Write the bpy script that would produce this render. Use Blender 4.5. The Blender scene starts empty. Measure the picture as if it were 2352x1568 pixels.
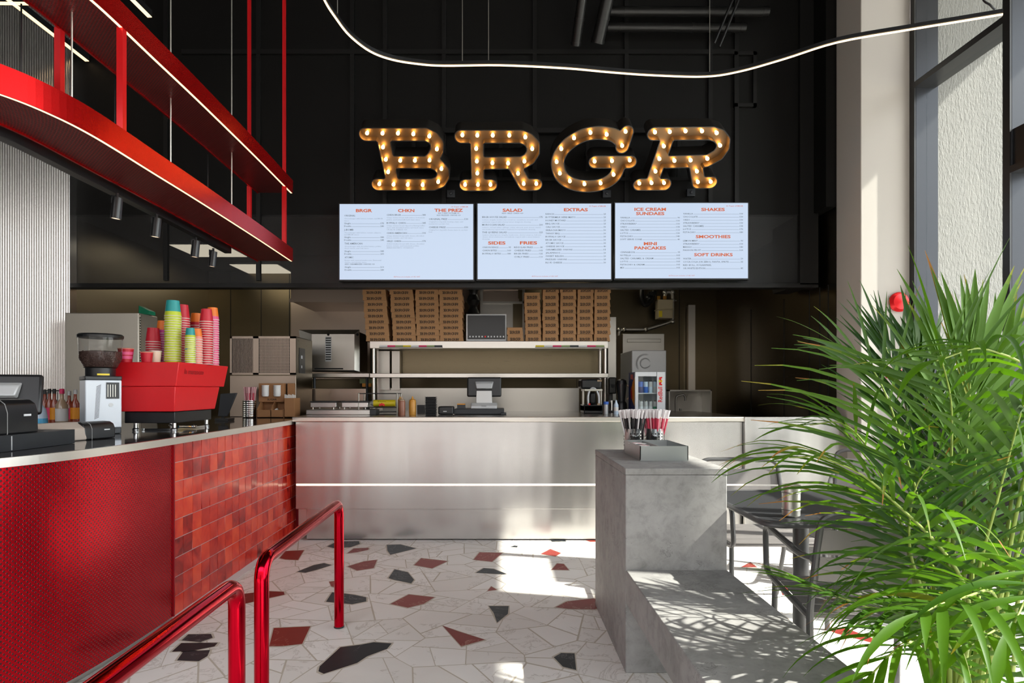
import bpy, math, random
import numpy as np
from mathutils import Vector, Matrix
from mathutils.geometry import tessellate_polygon
rnd = random.Random(11)
PI = math.pi
SC = bpy.context.scene
COL = SC.collection

# ------------------------------------------------------------------ camera
H, F, VX, VY = 1.25, 1400.0, 1147.0, 895.0      # camera height, focal length and principal point for a 2352 x 1568 frame
cam_data = bpy.data.cameras.new('camera')
cam_data.sensor_width = 36.0
cam_data.lens = F / 2352 * 36.0
cam_data.shift_x = (1176 - VX) / 2352
cam_data.shift_y = (VY - 784) / 2352
cam_data.clip_start = 0.05
cam = bpy.data.objects.new('camera', cam_data)
COL.objects.link(cam)
cam.location = (0, 0, H)
cam.rotation_euler = (PI / 2, 0, 0)
SC.camera = cam

# ------------------------------------------------------------------ sky, sun, exposure
SC.view_settings.view_transform = 'Standard'
SC.view_settings.look = 'None'
SC.view_settings.gamma = 1.0
SC.view_settings.exposure = 0.72
world = bpy.data.worlds.new('sky')
SC.world = world
world.use_nodes = True
wn = world.node_tree.nodes
bg = wn['Background']
bg.inputs['Color'].default_value = (0.95, 0.965, 1.0, 1)
bg.inputs['Strength'].default_value = 3.5
SUN_DIR = Vector((-1.0, 0.23, -1.0)).normalized()
sun = bpy.data.lights.new('sun', 'SUN')
sun.energy = 9.0
sun.angle = math.radians(0.7)
sun.color = (1.0, 0.94, 0.85)
sun_o = bpy.data.objects.new('sun', sun)
COL.objects.link(sun_o)
sun_o.location = (8, 0, 9)
sun_o.rotation_euler = SUN_DIR.to_track_quat('-Z', 'Y').to_euler()


def portal(loc, rot, sx, sy):
    l = bpy.data.lights.new('sky_portal', 'AREA')
    l.shape = 'RECTANGLE'
    l.size, l.size_y = sx, sy
    l.cycles.is_portal = True
    o = bpy.data.objects.new('sky_portal', l)
    COL.objects.link(o)
    o.location = loc
    o.rotation_euler = rot


portal((3.45, 1.15, 2.5), (0, PI / 2, 0), 4.9, 7.4)
portal((-0.7, -2.6, 2.5), (PI / 2, 0, 0), 9.0, 4.9)
cy = SC.cycles
cy.use_denoising = True
cy.max_bounces = 8
cy.diffuse_bounces = 4
cy.glossy_bounces = 4
cy.transmission_bounces = 6
cy.transparent_max_bounces = 12
cy.sample_clamp_indirect = 6.0
cy.caustics_reflective = False
cy.caustics_refractive = False


# ------------------------------------------------------------------ pixel -> place
def P(px, py, d):
    return Vector(((px - VX) * d / F, d, H - (py - VY) * d / F))


def PX(px, d):
    return (px - VX) * d / F


def PZ(py, d):
    return H - (py - VY) * d / F


def onz(px, py, z):
    d = F * (H - z) / (py - VY)
    return Vector(((px - VX) * d / F, d, z))


# ------------------------------------------------------------------ mesh builder
class MB:
    def __init__(s):
        s.v, s.f, s.m, s.r, s.uv = [], [], [], [], {}

    def face(s, pts, m=0, r=0.0, uv=None):
        b = len(s.v)
        s.v += [tuple(p) for p in pts]
        s.f.append(tuple(range(b, b + len(pts))))
        s.m.append(m)
        s.r.append(r)
        if uv:
            s.uv[len(s.f) - 1] = uv

    def add(s, verts, faces, m=0, r=0.0):
        b = len(s.v)
        s.v += [tuple(p) for p in verts]
        for q in faces:
            s.f.append(tuple(b + i for i in q))
            s.m.append(m)
            s.r.append(r)
        return s

    def box(s, x0, x1, y0, y1, z0, z1, m=0, M=None, r=0.0):
        v = [Vector((x, y, z)) for z in (z0, z1) for y in (y0, y1) for x in (x0, x1)]
        if M is not None:
            v = [M @ p for p in v]
        return s.add(v, [(0, 2, 3, 1), (4, 5, 7, 6), (0, 1, 5, 4), (1, 3, 7, 5), (3, 2, 6, 7), (2, 0, 4, 6)], m, r)

    def hexa(s, lo, hi, m=0):
        """prism between two loops of equal length"""
        n = len(lo)
        return s.add(list(lo) + list(hi), [tuple(range(n))[::-1], tuple(range(n, 2 * n))] +
                     [(i, (i + 1) % n, n + (i + 1) % n, n + i) for i in range(n)], m)

    def tube(s, pts, rad, n=10, m=0, cap=True, closed=False):
        pts = [Vector(p) for p in pts]
        k = len(pts)
        rr = rad if isinstance(rad, (list, tuple)) else [rad] * k
        T = []
        for i in range(k):
            a = pts[(i - 1) % k] if (closed or i > 0) else pts[i]
            c = pts[(i + 1) % k] if (closed or i < k - 1) else pts[i]
            T.append((c - a).normalized())
        up = Vector((0, 0, 1)) if abs(T[0].z) < 0.9 else Vector((1, 0, 0))
        N = (up - T[0] * up.dot(T[0])).normalized()
        rings = []
        for i in range(k):
            N = (N - T[i] * N.dot(T[i])).normalized()
            B = T[i].cross(N)
            rings += [pts[i] + (N * math.cos(2 * PI * j / n) + B * math.sin(2 * PI * j / n)) * rr[i] for j in range(n)]
        fs = []
        for i in range(k if closed else k - 1):
            for j in range(n):
                a, b = i * n + j, i * n + (j + 1) % n
                c, d = ((i + 1) % k) * n + (j + 1) % n, ((i + 1) % k) * n + j
                fs.append((a, b, c, d))
        if cap and not closed:
            fs.append(tuple(range(n))[::-1])
            fs.append(tuple(range((k - 1) * n, k * n)))
        return s.add(rings, fs, m)

    def lathe(s, prof, c=(0, 0, 0), n=20, m=0, M=None, cap=True):
        """prof: list of (radius, z)"""
        v, fs = [], []
        for (r, z) in prof:
            for j in range(n):
                p = Vector((r * math.cos(2 * PI * j / n), r * math.sin(2 * PI * j / n), z))
                if M is not None:
                    p = M @ p
                v.append(p + Vector(c))
        for i in range(len(prof) - 1):
            for j in range(n):
                fs.append((i * n + j, i * n + (j + 1) % n, (i + 1) * n + (j + 1) % n, (i + 1) * n + j))
        if cap:
            if prof[0][0] > 1e-5:
                fs.append(tuple(range(n))[::-1])
            if prof[-1][0] > 1e-5:
                fs.append(tuple(range((len(prof) - 1) * n, len(prof) * n)))
        return s.add(v, fs, m)

    def cyl(s, p0, p1, r, n=16, m=0):
        return s.tube([p0, p1], r, n, m)

    def ball(s, c, r, n=10, k=6, m=0, sz=1.0):
        return s.lathe([(max(1e-6, r * math.sin(PI * i / k)), -r * sz * math.cos(PI * i / k)) for i in range(k + 1)], c, n, m, cap=False)

    def prism(s, poly, y0, y1, m=0):
        """outline in (x, z), extruded along y"""
        return s.hexa([(x, y0, z) for x, z in poly], [(x, y1, z) for x, z in poly], m)

    def prism_x(s, poly, x0, x1, m=0):
        return s.hexa([(x0, y, z) for y, z in poly], [(x1, y, z) for y, z in poly], m)

    def prism_z(s, poly, z0, z1, m=0):
        return s.hexa([(x, y, z0) for x, y in poly], [(x, y, z1) for x, y in poly], m)

    def build(s, name, mats, parent=None, bevel=0.0, smooth=35, attr=False, seg=2, local=False):
        me = bpy.data.meshes.new(name)
        off = Vector((0, 0, 0))
        if parent is not None and not local:
            off = Vector(parent['o'])
        me.from_pydata([tuple(Vector(p) - off) for p in s.v], [], s.f)
        if not isinstance(mats, (list, tuple)):
            mats = [mats]
        for q in mats:
            me.materials.append(q)
        me.polygons.foreach_set('material_index', s.m)
        if s.uv:
            ul = me.uv_layers.new(name='uv')
            for fi, uvs in s.uv.items():
                for k, li in enumerate(me.polygons[fi].loop_indices):
                    ul.data[li].uv = uvs[k]
        if attr:
            at = me.attributes.new('rnd', 'FLOAT', 'FACE')
            at.data.foreach_set('value', s.r)
        me.validate()
        if bevel <= 0:
            import bmesh
            bm = bmesh.new()
            bm.from_mesh(me)
            bmesh.ops.recalc_face_normals(bm, faces=bm.faces)
            bm.to_mesh(me)
            bm.free()
        else:
            import bmesh
            bm = bmesh.new()
            bm.from_mesh(me)
            bmesh.ops.remove_doubles(bm, verts=bm.verts, dist=1e-5)
            bmesh.ops.recalc_face_normals(bm, faces=bm.faces)
            bm.to_mesh(me)
            bm.free()
        if smooth:
            me.polygons.foreach_set('use_smooth', [True] * len(me.polygons))
            me.set_sharp_from_angle(angle=math.radians(smooth))
        o = bpy.data.objects.new(name, me)
        COL.objects.link(o)
        if parent is not None:
            o.parent = parent
            o['o'] = tuple(parent['o'])
        if bevel > 0:
            b = o.modifiers.new('edge', 'BEVEL')
            b.width = bevel
            b.segments = seg
            b.limit_method = 'ANGLE'
            b.harden_normals = False
        return o


def fillet(pts, r, n=6):
    """round the inner corners of a polyline"""
    pts = [Vector(p) for p in pts]
    out = [pts[0]]
    for i in range(1, len(pts) - 1):
        a, b, c = pts[i - 1], pts[i], pts[i + 1]
        u, w = (a - b), (c - b)
        q = min(r, u.length * 0.49, w.length * 0.49)
        p0, p1 = b + u.normalized() * q, b + w.normalized() * q
        for k in range(n + 1):
            t = k / n
            out.append(p0 * (1 - t) ** 2 + b * 2 * t * (1 - t) + p1 * t ** 2)
    out.append(pts[-1])
    return out


def spline(pts, n=8):
    """Catmull-Rom through the points"""
    pts = [Vector(p) for p in pts]
    q = [pts[0] * 2 - pts[1]] + pts + [pts[-1] * 2 - pts[-2]]
    out = []
    for i in range(1, len(q) - 2):
        for k in range(n):
            t = k / n
            a, b, c, d = q[i - 1], q[i], q[i + 1], q[i + 2]
            out.append(0.5 * ((2 * b) + (c - a) * t + (2 * a - 5 * b + 4 * c - d) * t * t + (3 * b - a - 3 * c + d) * t ** 3))
    out.append(pts[-1])
    return out


def thing(name, label, cat, loc=(0, 0, 0), rz=0.0, group=None):
    o = bpy.data.objects.new(name, None)
    COL.objects.link(o)
    o.empty_display_size = 0.1
    o.location = loc
    o.rotation_euler = (0, 0, rz)
    o['o'] = tuple(loc)
    return tag(o, label, cat, group)


def tag(o, label, cat, group=None):
    o['label'] = label
    o['category'] = cat
    if group:
        o['group'] = group
    return o


def struct(o):
    o['kind'] = 'structure'
    return o


def kids(o, tree):
    return tree.get(o.name, [])


def dup(root, loc, rz=None, label=None, group=None):
    """a copy of a thing with copies of its parts and their parts"""
    r = root.copy()
    COL.objects.link(r)
    r.location = loc
    if rz is not None:
        r.rotation_euler = (root.rotation_euler[0], root.rotation_euler[1], rz)
    if label:
        r['label'] = label
    if group:
        r['group'] = group
    for ch in list(KID.get(root.name, [])):
        c = ch.copy()
        COL.objects.link(c)
        c.parent = r
    return r


KID = {}


def remember(root, parts):
    KID[root.name] = parts


# ------------------------------------------------------------------ materials
def new_mat(name):
    m = bpy.data.materials.new(name)
    m.use_nodes = True
    nt = m.node_tree
    return m, nt, nt.nodes['Principled BSDF'], nt.nodes['Material Output']


def pmat(name, col, rough=0.5, metal=0.0, coat=0.0, emis=None, es=0.0, spec=None, trans=0.0, sub=0.0):
    m, nt, b, o = new_mat(name)
    b.inputs['Base Color'].default_value = (*col, 1)
    b.inputs['Roughness'].default_value = rough
    b.inputs['Metallic'].default_value = metal
    b.inputs['Coat Weight'].default_value = coat
    b.inputs['Coat Roughness'].default_value = 0.05
    b.inputs['Transmission Weight'].default_value = trans
    if spec is not None:
        b.inputs['Specular IOR Level'].default_value = spec
    if emis:
        b.inputs['Emission Color'].default_value = (*emis, 1)
        b.inputs['Emission Strength'].default_value = es
    return m


def N(nt, typ, **kw):
    n = nt.nodes.new(typ)
    for k, v in kw.items():
        setattr(n, k, v)
    return n


def mth(nt, op, a, b=None, c=None):
    n = N(nt, 'ShaderNodeMath', operation=op)
    for i, x in enumerate((a, b, c)):
        if x is None:
            continue
        if hasattr(x, 'links') or hasattr(x, 'is_linked'):
            nt.links.new(x, n.inputs[i])
        else:
            n.inputs[i].default_value = x
    return n.outputs[0]


def noise(nt, vec, scale, detail=3.0, rough=0.55, dist=0.0):
    n = N(nt, 'ShaderNodeTexNoise')
    n.inputs['Scale'].default_value = scale
    n.inputs['Detail'].default_value = detail
    n.inputs['Roughness'].default_value = rough
    n.inputs['Distortion'].default_value = dist
    if vec is not None:
        nt.links.new(vec, n.inputs['Vector'])
    return n.outputs['Fac']


def objco(nt, sc=(1, 1, 1)):
    t = N(nt, 'ShaderNodeTexCoord')
    mp = N(nt, 'ShaderNodeMapping')
    mp.inputs['Scale'].default_value = sc
    nt.links.new(t.outputs['Object'], mp.inputs['Vector'])
    return mp.outputs['Vector']


def ramp(nt, fac, stops):
    r = N(nt, 'ShaderNodeValToRGB')
    e = r.color_ramp.elements
    while len(e) < len(stops):
        e.new(0.5)
    for i, (p, c) in enumerate(stops):
        e[i].position = p
        e[i].color = (*c, 1) if len(c) == 3 else c
    nt.links.new(fac, r.inputs['Fac'])
    return r.outputs['Color']


def mixc(nt, fac, a, b, mode='MIX'):
    n = N(nt, 'ShaderNodeMix', data_type='RGBA', blend_type=mode)
    for i, x in ((0, fac), (6, a), (7, b)):
        if hasattr(x, 'is_linked'):
            nt.links.new(x, n.inputs[i])
        else:
            n.inputs[i].default_value = x if i == 0 else (*x, 1)
    return n.outputs[2]


def bump(nt, hgt, strength, dist=0.01, normal=None):
    b = N(nt, 'ShaderNodeBump')
    b.inputs['Strength'].default_value = strength
    b.inputs['Distance'].default_value = dist
    nt.links.new(hgt, b.inputs['Height'])
    if normal is not None:
        nt.links.new(normal, b.inputs['Normal'])
    return b.outputs['Normal']


def steel(name, col=(0.60, 0.59, 0.57), rough=0.28, brush=(60, 60, 1.2), wave=0.25, wsc=(1.6, 1.6, 0.35), fine=0.004):
    m, nt, b, o = new_mat(name)
    b.inputs['Base Color'].default_value = (*col, 1)
    b.inputs['Metallic'].default_value = 1.0
    f = noise(nt, objco(nt, brush), 6.0, 2.0)
    mr = N(nt, 'ShaderNodeMapRange')
    mr.inputs['To Min'].default_value = rough - 0.02
    mr.inputs['To Max'].default_value = rough + 0.03
    nt.links.new(f, mr.inputs['Value'])
    nt.links.new(mr.outputs[0], b.inputs['Roughness'])
    n1 = bump(nt, f, fine, 0.0006)
    w = noise(nt, objco(nt, wsc), 2.2, 1.0)
    nt.links.new(bump(nt, w, wave, 0.02, n1), b.inputs['Normal'])
    return m


def dots(nt, uv, pitch, rad):
    """mask of staggered round holes: 1 inside a hole"""
    sep = N(nt, 'ShaderNodeSeparateXYZ')
    nt.links.new(uv, sep.inputs[0])
    u = mth(nt, 'DIVIDE', sep.outputs[0], pitch)
    v = mth(nt, 'DIVIDE', sep.outputs[1], pitch)
    ds = []
    for sh in (0.0, 0.5):
        a = mth(nt, 'SUBTRACT', mth(nt, 'FRACT', mth(nt, 'ADD', u, sh + 100)), 0.5)
        c = mth(nt, 'SUBTRACT', mth(nt, 'FRACT', mth(nt, 'ADD', v, sh + 100)), 0.5)
        ds.append(mth(nt, 'SQRT', mth(nt, 'ADD', mth(nt, 'MULTIPLY', a, a), mth(nt, 'MULTIPLY', c, c))))
    d = mth(nt, 'MINIMUM', ds[0], ds[1])
    return mth(nt, 'LESS_THAN', d, rad / pitch), d


def red_perf(name, pitch, rad, col=(0.62, 0.008, 0.018), rough=0.27):
    m, nt, b, o = new_mat(name)
    t = N(nt, 'ShaderNodeUVMap', uv_map='uv')
    mask, d = dots(nt, t.outputs[0], pitch, rad)
    nt.links.new(mixc(nt, mask, col, (0.035, 0.002, 0.004)), b.inputs['Base Color'])
    b.inputs['Metallic'].default_value = 0.85
    mt = mth(nt, 'MULTIPLY', mth(nt, 'SUBTRACT', 1.0, mask), 0.85)
    nt.links.new(mt, b.inputs['Metallic'])
    b.inputs['Roughness'].default_value = rough
    sm = N(nt, 'ShaderNodeMapRange', interpolation_type='SMOOTHSTEP')
    sm.inputs['From Min'].default_value = rad / pitch * 0.75
    sm.inputs['From Max'].default_value = rad / pitch * 1.35
    nt.links.new(d, sm.inputs['Value'])
    w = noise(nt, objco(nt, (1.2, 1.2, 0.6)), 1.6, 1.0)
    n1 = bump(nt, w, 0.25, 0.03)
    nt.links.new(bump(nt, sm.outputs[0], 0.6, 0.004, n1), b.inputs['Normal'])
    return m


M = {}
M['black'] = pmat('black_paint', (0.0034, 0.0032, 0.0028), 0.55, spec=0.22)
M['black_gloss'] = pmat('black_gloss', (0.012, 0.012, 0.013), 0.28)
M['plastic'] = pmat('black_plastic', (0.009, 0.0095, 0.011), 0.36)
M['plastic2'] = pmat('dark_grey_plastic', (0.022, 0.025, 0.030), 0.42)
M['batten'] = pmat('black_steel_section', (0.0075, 0.0073, 0.007), 0.42, spec=0.3)
M['mullion'] = pmat('anodised_dark_metal', (0.036, 0.038, 0.044), 0.32, 0.6)
M['mull_blk'] = pmat('black_window_metal', (0.012, 0.012, 0.013), 0.35)
M['steel'] = steel('brushed_steel', (0.62, 0.61, 0.59), 0.30)
M['steel_front'] = steel('counter_steel', (0.56, 0.55, 0.54), 0.25, (9, 9, 0.4), 0.55, (1.9, 1.0, 0.18), 0.0)
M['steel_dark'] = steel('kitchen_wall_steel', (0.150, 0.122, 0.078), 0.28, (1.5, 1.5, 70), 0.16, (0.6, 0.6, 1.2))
M['steel_lite'] = steel('appliance_steel', (0.47, 0.45, 0.41), 0.33, (1.2, 1.2, 60), 0.10)
M['steel_cup'] = steel('cupboard_steel', (0.66, 0.62, 0.54), 0.48, (1.2, 1.2, 60), 0.10)
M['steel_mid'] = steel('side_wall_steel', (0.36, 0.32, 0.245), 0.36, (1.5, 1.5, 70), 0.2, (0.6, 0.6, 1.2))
M['steel_warm'] = steel('warm_steel', (0.42, 0.34, 0.28), 0.30, (60, 60, 1.2), 0.12)
M['chrome'] = pmat('polished_steel', (0.75, 0.75, 0.75), 0.13, 1.0)
M['pipe'] = pmat('galvanised_pipe', (0.55, 0.53, 0.48), 0.35, 0.9)
M['lip'] = steel('counter_edge_steel', (0.70, 0.67, 0.62), 0.32, (1.5, 1.5, 60), 0.05)
M['top'] = pmat('dark_worktop', (0.030, 0.026, 0.024), 0.09, 0.0, 0.4)
M['red'] = pmat('red_enamel', (0.70, 0.012, 0.016), 0.30, 0.35)
M['redbeam'] = pmat('candy_red_sheet', (0.56, 0.004, 0.005), 0.27, 0.8)
M['rail'] = pmat('candy_red_chrome', (0.60, 0.004, 0.020), 0.14, 1.0)
M['reddark'] = pmat('dark_red_post', (0.30, 0.004, 0.012), 0.3, 0.4)
M['machine_red'] = pmat('machine_red', (0.70, 0.010, 0.016), 0.42)
M['logo_red'] = pmat('logo_dark_red', (0.35, 0.004, 0.01), 0.35)
M['perf'] = red_perf('red_perforated_panel', 0.0205, 0.0036, (0.52, 0.003, 0.012), 0.24)
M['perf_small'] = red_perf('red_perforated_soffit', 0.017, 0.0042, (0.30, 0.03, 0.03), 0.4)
M['led'] = pmat('warm_led', (1, 0.9, 0.75), 0.5, emis=(1.0, 0.66, 0.33), es=1.2)
M['led_counter'] = pmat('counter_led', (1, 0.9, 0.75), 0.5, emis=(1.0, 0.80, 0.58), es=1.6)
M['lamp_panel'] = pmat('kitchen_lamp_panel', (1, 1, 0.9), 0.5, emis=(1.0, 0.90, 0.70), es=2.6)
M['bulb'] = pmat('amber_bulb', (1, 0.7, 0.3), 0.4, emis=(1.0, 0.50, 0.12), es=15.0)
M['glow_tip'] = pmat('spot_lens', (1, 0.8, 0.6), 0.5, emis=(1.0, 0.72, 0.5), es=1.0)
M['marquee'] = pmat('marquee_metal', (0.15, 0.105, 0.06), 0.42, 0.8)
M['marquee_out'] = pmat('marquee_black', (0.02, 0.018, 0.016), 0.35)
M['white'] = pmat('white_plastic', (0.75, 0.77, 0.80), 0.35)
M['white_paper'] = pmat('white_paper', (0.82, 0.81, 0.80), 0.7)
M['grey_light'] = pmat('grey_appliance', (0.55, 0.56, 0.57), 0.4, 0.2)
M['grinder'] = pmat('grinder_white', (0.72, 0.77, 0.84), 0.3)
M['beige_cover'] = pmat('beige_plastic', (0.50, 0.42, 0.36), 0.5)
M['kraft'] = pmat('kraft_card', (0.46, 0.25, 0.115), 0.8)
M['wood_card'] = pmat('brown_card', (0.36, 0.17, 0.07), 0.6)
M['ink'] = pmat('black_ink', (0.012, 0.009, 0.008), 0.7)
M['grey_ink'] = pmat('grey_print', (0.30, 0.30, 0.30), 0.6)
M['red_ink'] = pmat('red_print', (0.75, 0.02, 0.02), 0.5)
M['chairmetal'] = pmat('grey_powder_coat', (0.095, 0.094, 0.096), 0.42, 0.5)
M['chairseat'] = pmat('grey_sheet', (0.20, 0.185, 0.18), 0.45, 0.3)
M['tabletop'] = pmat('dark_tabletop', (0.030, 0.031, 0.034), 0.35)
M['column'] = pmat('beige_plaster', (0.46, 0.425, 0.385), 0.85)
M['pot'] = pmat('grey_pot', (0.25, 0.25, 0.25), 0.6)
M['soil'] = pmat('soil', (0.05, 0.035, 0.025), 0.95)
M['steel_hole'] = pmat('hole_black', (0.006, 0.006, 0.006), 0.8)
M['yellow'] = pmat('yellow_label', (0.80, 0.62, 0.02), 0.4)
M['brown_sauce'] = pmat('brown_sauce', (0.30, 0.12, 0.07), 0.35)
M['orange_sauce'] = pmat('orange_sauce', (0.62, 0.29, 0.04), 0.35)
M['blue'] = pmat('blue_plastic', (0.05, 0.16, 0.60), 0.4)
M['navy'] = pmat('navy_print', (0.02, 0.03, 0.16), 0.4)
M['orange'] = pmat('orange_print', (0.85, 0.33, 0.02), 0.5)
M['green'] = pmat('green_plastic', (0.01, 0.20, 0.10), 0.5)
M['olive'] = pmat('olive_plastic', (0.30, 0.36, 0.16), 0.5)
M['pink'] = pmat('pink_label', (0.70, 0.03, 0.14), 0.4)
M['amber_liq'] = pmat('amber_syrup', (0.28, 0.05, 0.02), 0.15)
M['tan_liq'] = pmat('tan_syrup', (0.42, 0.30, 0.20), 0.15)
M['blue_liq'] = pmat('blue_gel', (0.10, 0.45, 0.75), 0.2)
M['clear_blue'] = pmat('pale_blue_bottle', (0.55, 0.68, 0.82), 0.15)
M['beans'] = pmat('coffee_beans', (0.055, 0.028, 0.022), 0.45)
M['screen_off'] = pmat('dark_screen', (0.02, 0.022, 0.024), 0.25)
M['tray_metal'] = steel('tray_metal', (0.42, 0.44, 0.44), 0.42, (4, 4, 40), 0.03)
M['screen'] = pmat('menu_screen', (0.02, 0.02, 0.02), 0.3, emis=(0.62, 0.74, 0.93), es=0.56)
M['menu_orange'] = pmat('menu_orange', (0.02, 0.02, 0.02), 0.5, emis=(0.62, 0.115, 0.03), es=0.60)
M['menu_dark'] = pmat('menu_dark', (0.02, 0.02, 0.02), 0.5, emis=(0.10, 0.13, 0.15), es=0.56)
M['menu_mid'] = pmat('menu_grey', (0.02, 0.02, 0.02), 0.5, emis=(0.27, 0.33, 0.42), es=0.56)
M['regulator'] = pmat('tan_regulator', (0.45, 0.38, 0.25), 0.5)
M['duct'] = pmat('black_duct', (0.012, 0.0115, 0.011), 0.33, 0.2, spec=0.35)
M['sky_ground'] = pmat('pale_paving', (0.58, 0.56, 0.52), 0.9)
M['pavement'] = pmat('shade_toned_pavement', (0.24, 0.23, 0.22), 0.9)  # shade over the front ground is put into this darker colour
M['added_facade'] = pmat('added_facade_beige', (0.30, 0.28, 0.26), 0.9)
M['stem'] = pmat('palm_stem', (0.25, 0.33, 0.06), 0.5)
M['clear'] = None


def glass_mat(name, tint=(0.96, 0.985, 0.98), refl=0.8):
    m, nt, b, o = new_mat(name)
    nt.nodes.remove(b)
    tr = N(nt, 'ShaderNodeBsdfTransparent')
    tr.inputs[0].default_value = (*tint, 1)
    gl = N(nt, 'ShaderNodeBsdfGlossy')
    gl.inputs['Roughness'].default_value = 0.02
    fr = N(nt, 'ShaderNodeLayerWeight')
    mx = N(nt, 'ShaderNodeMixShader')
    f5 = mth(nt, 'MULTIPLY_ADD', mth(nt, 'POWER', fr.outputs['Facing'], 4.5), 0.75, 0.035)
    nt.links.new(mth(nt, 'MULTIPLY', f5, refl), mx.inputs[0])
    nt.links.new(tr.outputs[0], mx.inputs[1])
    nt.links.new(gl.outputs[0], mx.inputs[2])
    nt.links.new(mx.outputs[0], o.inputs[0])
    return m


M['glass'] = glass_mat('window_glass')
M['clear'] = glass_mat('clear_plastic', (0.90, 0.91, 0.92), 1.0)


def mesh_screen(name, col, k):
    """sheet with perforations too fine to draw one by one: k of its area is open"""
    m, nt, b, o = new_mat(name)
    b.inputs['Base Color'].default_value = (*col, 1)
    b.inputs['Roughness'].default_value = 0.45
    tr = N(nt, 'ShaderNodeBsdfTransparent')
    mx = N(nt, 'ShaderNodeMixShader')
    mx.inputs[0].default_value = k
    nt.links.new(b.outputs[0], mx.inputs[1])
    nt.links.new(tr.outputs[0], mx.inputs[2])
    nt.links.new(mx.outputs[0], o.inputs[0])
    return m


M['mesh'] = mesh_screen('black_perforated_sheet', (0.010, 0.010, 0.010), 0.34)


def concrete():
    m, nt, b, o = new_mat('grey_concrete')
    co = objco(nt)
    a = noise(nt, co, 3.0, 5.0, 0.6)
    c = noise(nt, co, 9.0, 6.0, 0.65, 0.6)
    base = ramp(nt, a, [(0.3, (0.245, 0.238, 0.231)), (0.7, (0.345, 0.337, 0.330))])
    v = N(nt, 'ShaderNodeTexVoronoi')
    v.inputs['Scale'].default_value = 60.0
    nt.links.new(co, v.inputs['Vector'])
    pit = mth(nt, 'MULTIPLY', mth(nt, 'LESS_THAN', v.outputs['Distance'], 0.13), mth(nt, 'GREATER_THAN', c, 0.60))
    vein = mth(nt, 'LESS_THAN', mth(nt, 'ABSOLUTE', mth(nt, 'SUBTRACT', noise(nt, co, 11.0, 6.0, 0.7, 1.2), 0.5)), 0.012)
    vein = mth(nt, 'MULTIPLY', vein, mth(nt, 'GREATER_THAN', noise(nt, co, 3.6, 2.0), 0.60))
    msk = mth(nt, 'MAXIMUM', pit, vein)
    mot = ramp(nt, noise(nt, co, 17.0, 5.0, 0.7, 0.4), [(0.30, (0.72, 0.72, 0.72)), (0.52, (1.0, 1.0, 1.0)), (0.75, (1.12, 1.12, 1.12))])
    base = mixc(nt, 1.0, base, mot, 'MULTIPLY')
    nt.links.new(mixc(nt, mth(nt, 'MULTIPLY', msk, 0.75), base, (0.16, 0.155, 0.15)), b.inputs['Base Color'])
    b.inputs['Roughness'].default_value = 0.62
    nt.links.new(bump(nt, mth(nt, 'SUBTRACT', c, mth(nt, 'MULTIPLY', msk, 0.6)), 0.12, 0.004), b.inputs['Normal'])
    return m


M['concrete'] = concrete()


def plaster_rough():
    m, nt, b, o = new_mat('rough_white_render')
    b.inputs['Base Color'].default_value = (0.25, 0.247, 0.232, 1)
    b.inputs['Roughness'].default_value = 0.95
    f = noise(nt, objco(nt, (9, 9, 3.0)), 6.0, 5.0, 0.65)
    nt.links.new(bump(nt, f, 0.9, 0.03), b.inputs['Normal'])
    return m


M['render_wall'] = plaster_rough()


def zellige():
    m, nt, b, o = new_mat('red_glazed_tile')
    at = N(nt, 'ShaderNodeAttribute', attribute_name='rnd')
    co = objco(nt)
    off = N(nt, 'ShaderNodeVectorMath', operation='ADD')
    nt.links.new(co, off.inputs[0])
    sc = N(nt, 'ShaderNodeVectorMath', operation='SCALE')
    sc.inputs[0].default_value = (13.0, 7.0, 17.0)
    nt.links.new(at.outputs['Fac'], sc.inputs['Scale'])
    nt.links.new(sc.outputs[0], off.inputs[1])
    f = noise(nt, off.outputs[0], 7.0, 3.0, 0.55, 0.8)
    k = mth(nt, 'ADD', mth(nt, 'MULTIPLY', f, 0.75), mth(nt, 'MULTIPLY', at.outputs['Fac'], 0.34))
    col = ramp(nt, k, [(0.24, (0.14, 0.006, 0.006)), (0.40, (0.40, 0.016, 0.012)), (0.58, (0.62, 0.038, 0.020)), (0.80, (0.74, 0.075, 0.028))])
    nt.links.new(col, b.inputs['Base Color'])
    b.inputs['Roughness'].default_value = 0.18
    b.inputs['Coat Weight'].default_value = 0.0
    g = noise(nt, off.outputs[0], 9.0, 2.0)
    nt.links.new(bump(nt, g, 0.25, 0.01), b.inputs['Normal'])
    return m


M['tile'] = zellige()
M['grout'] = pmat('grey_grout', (0.52, 0.38, 0.37), 0.9)


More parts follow.
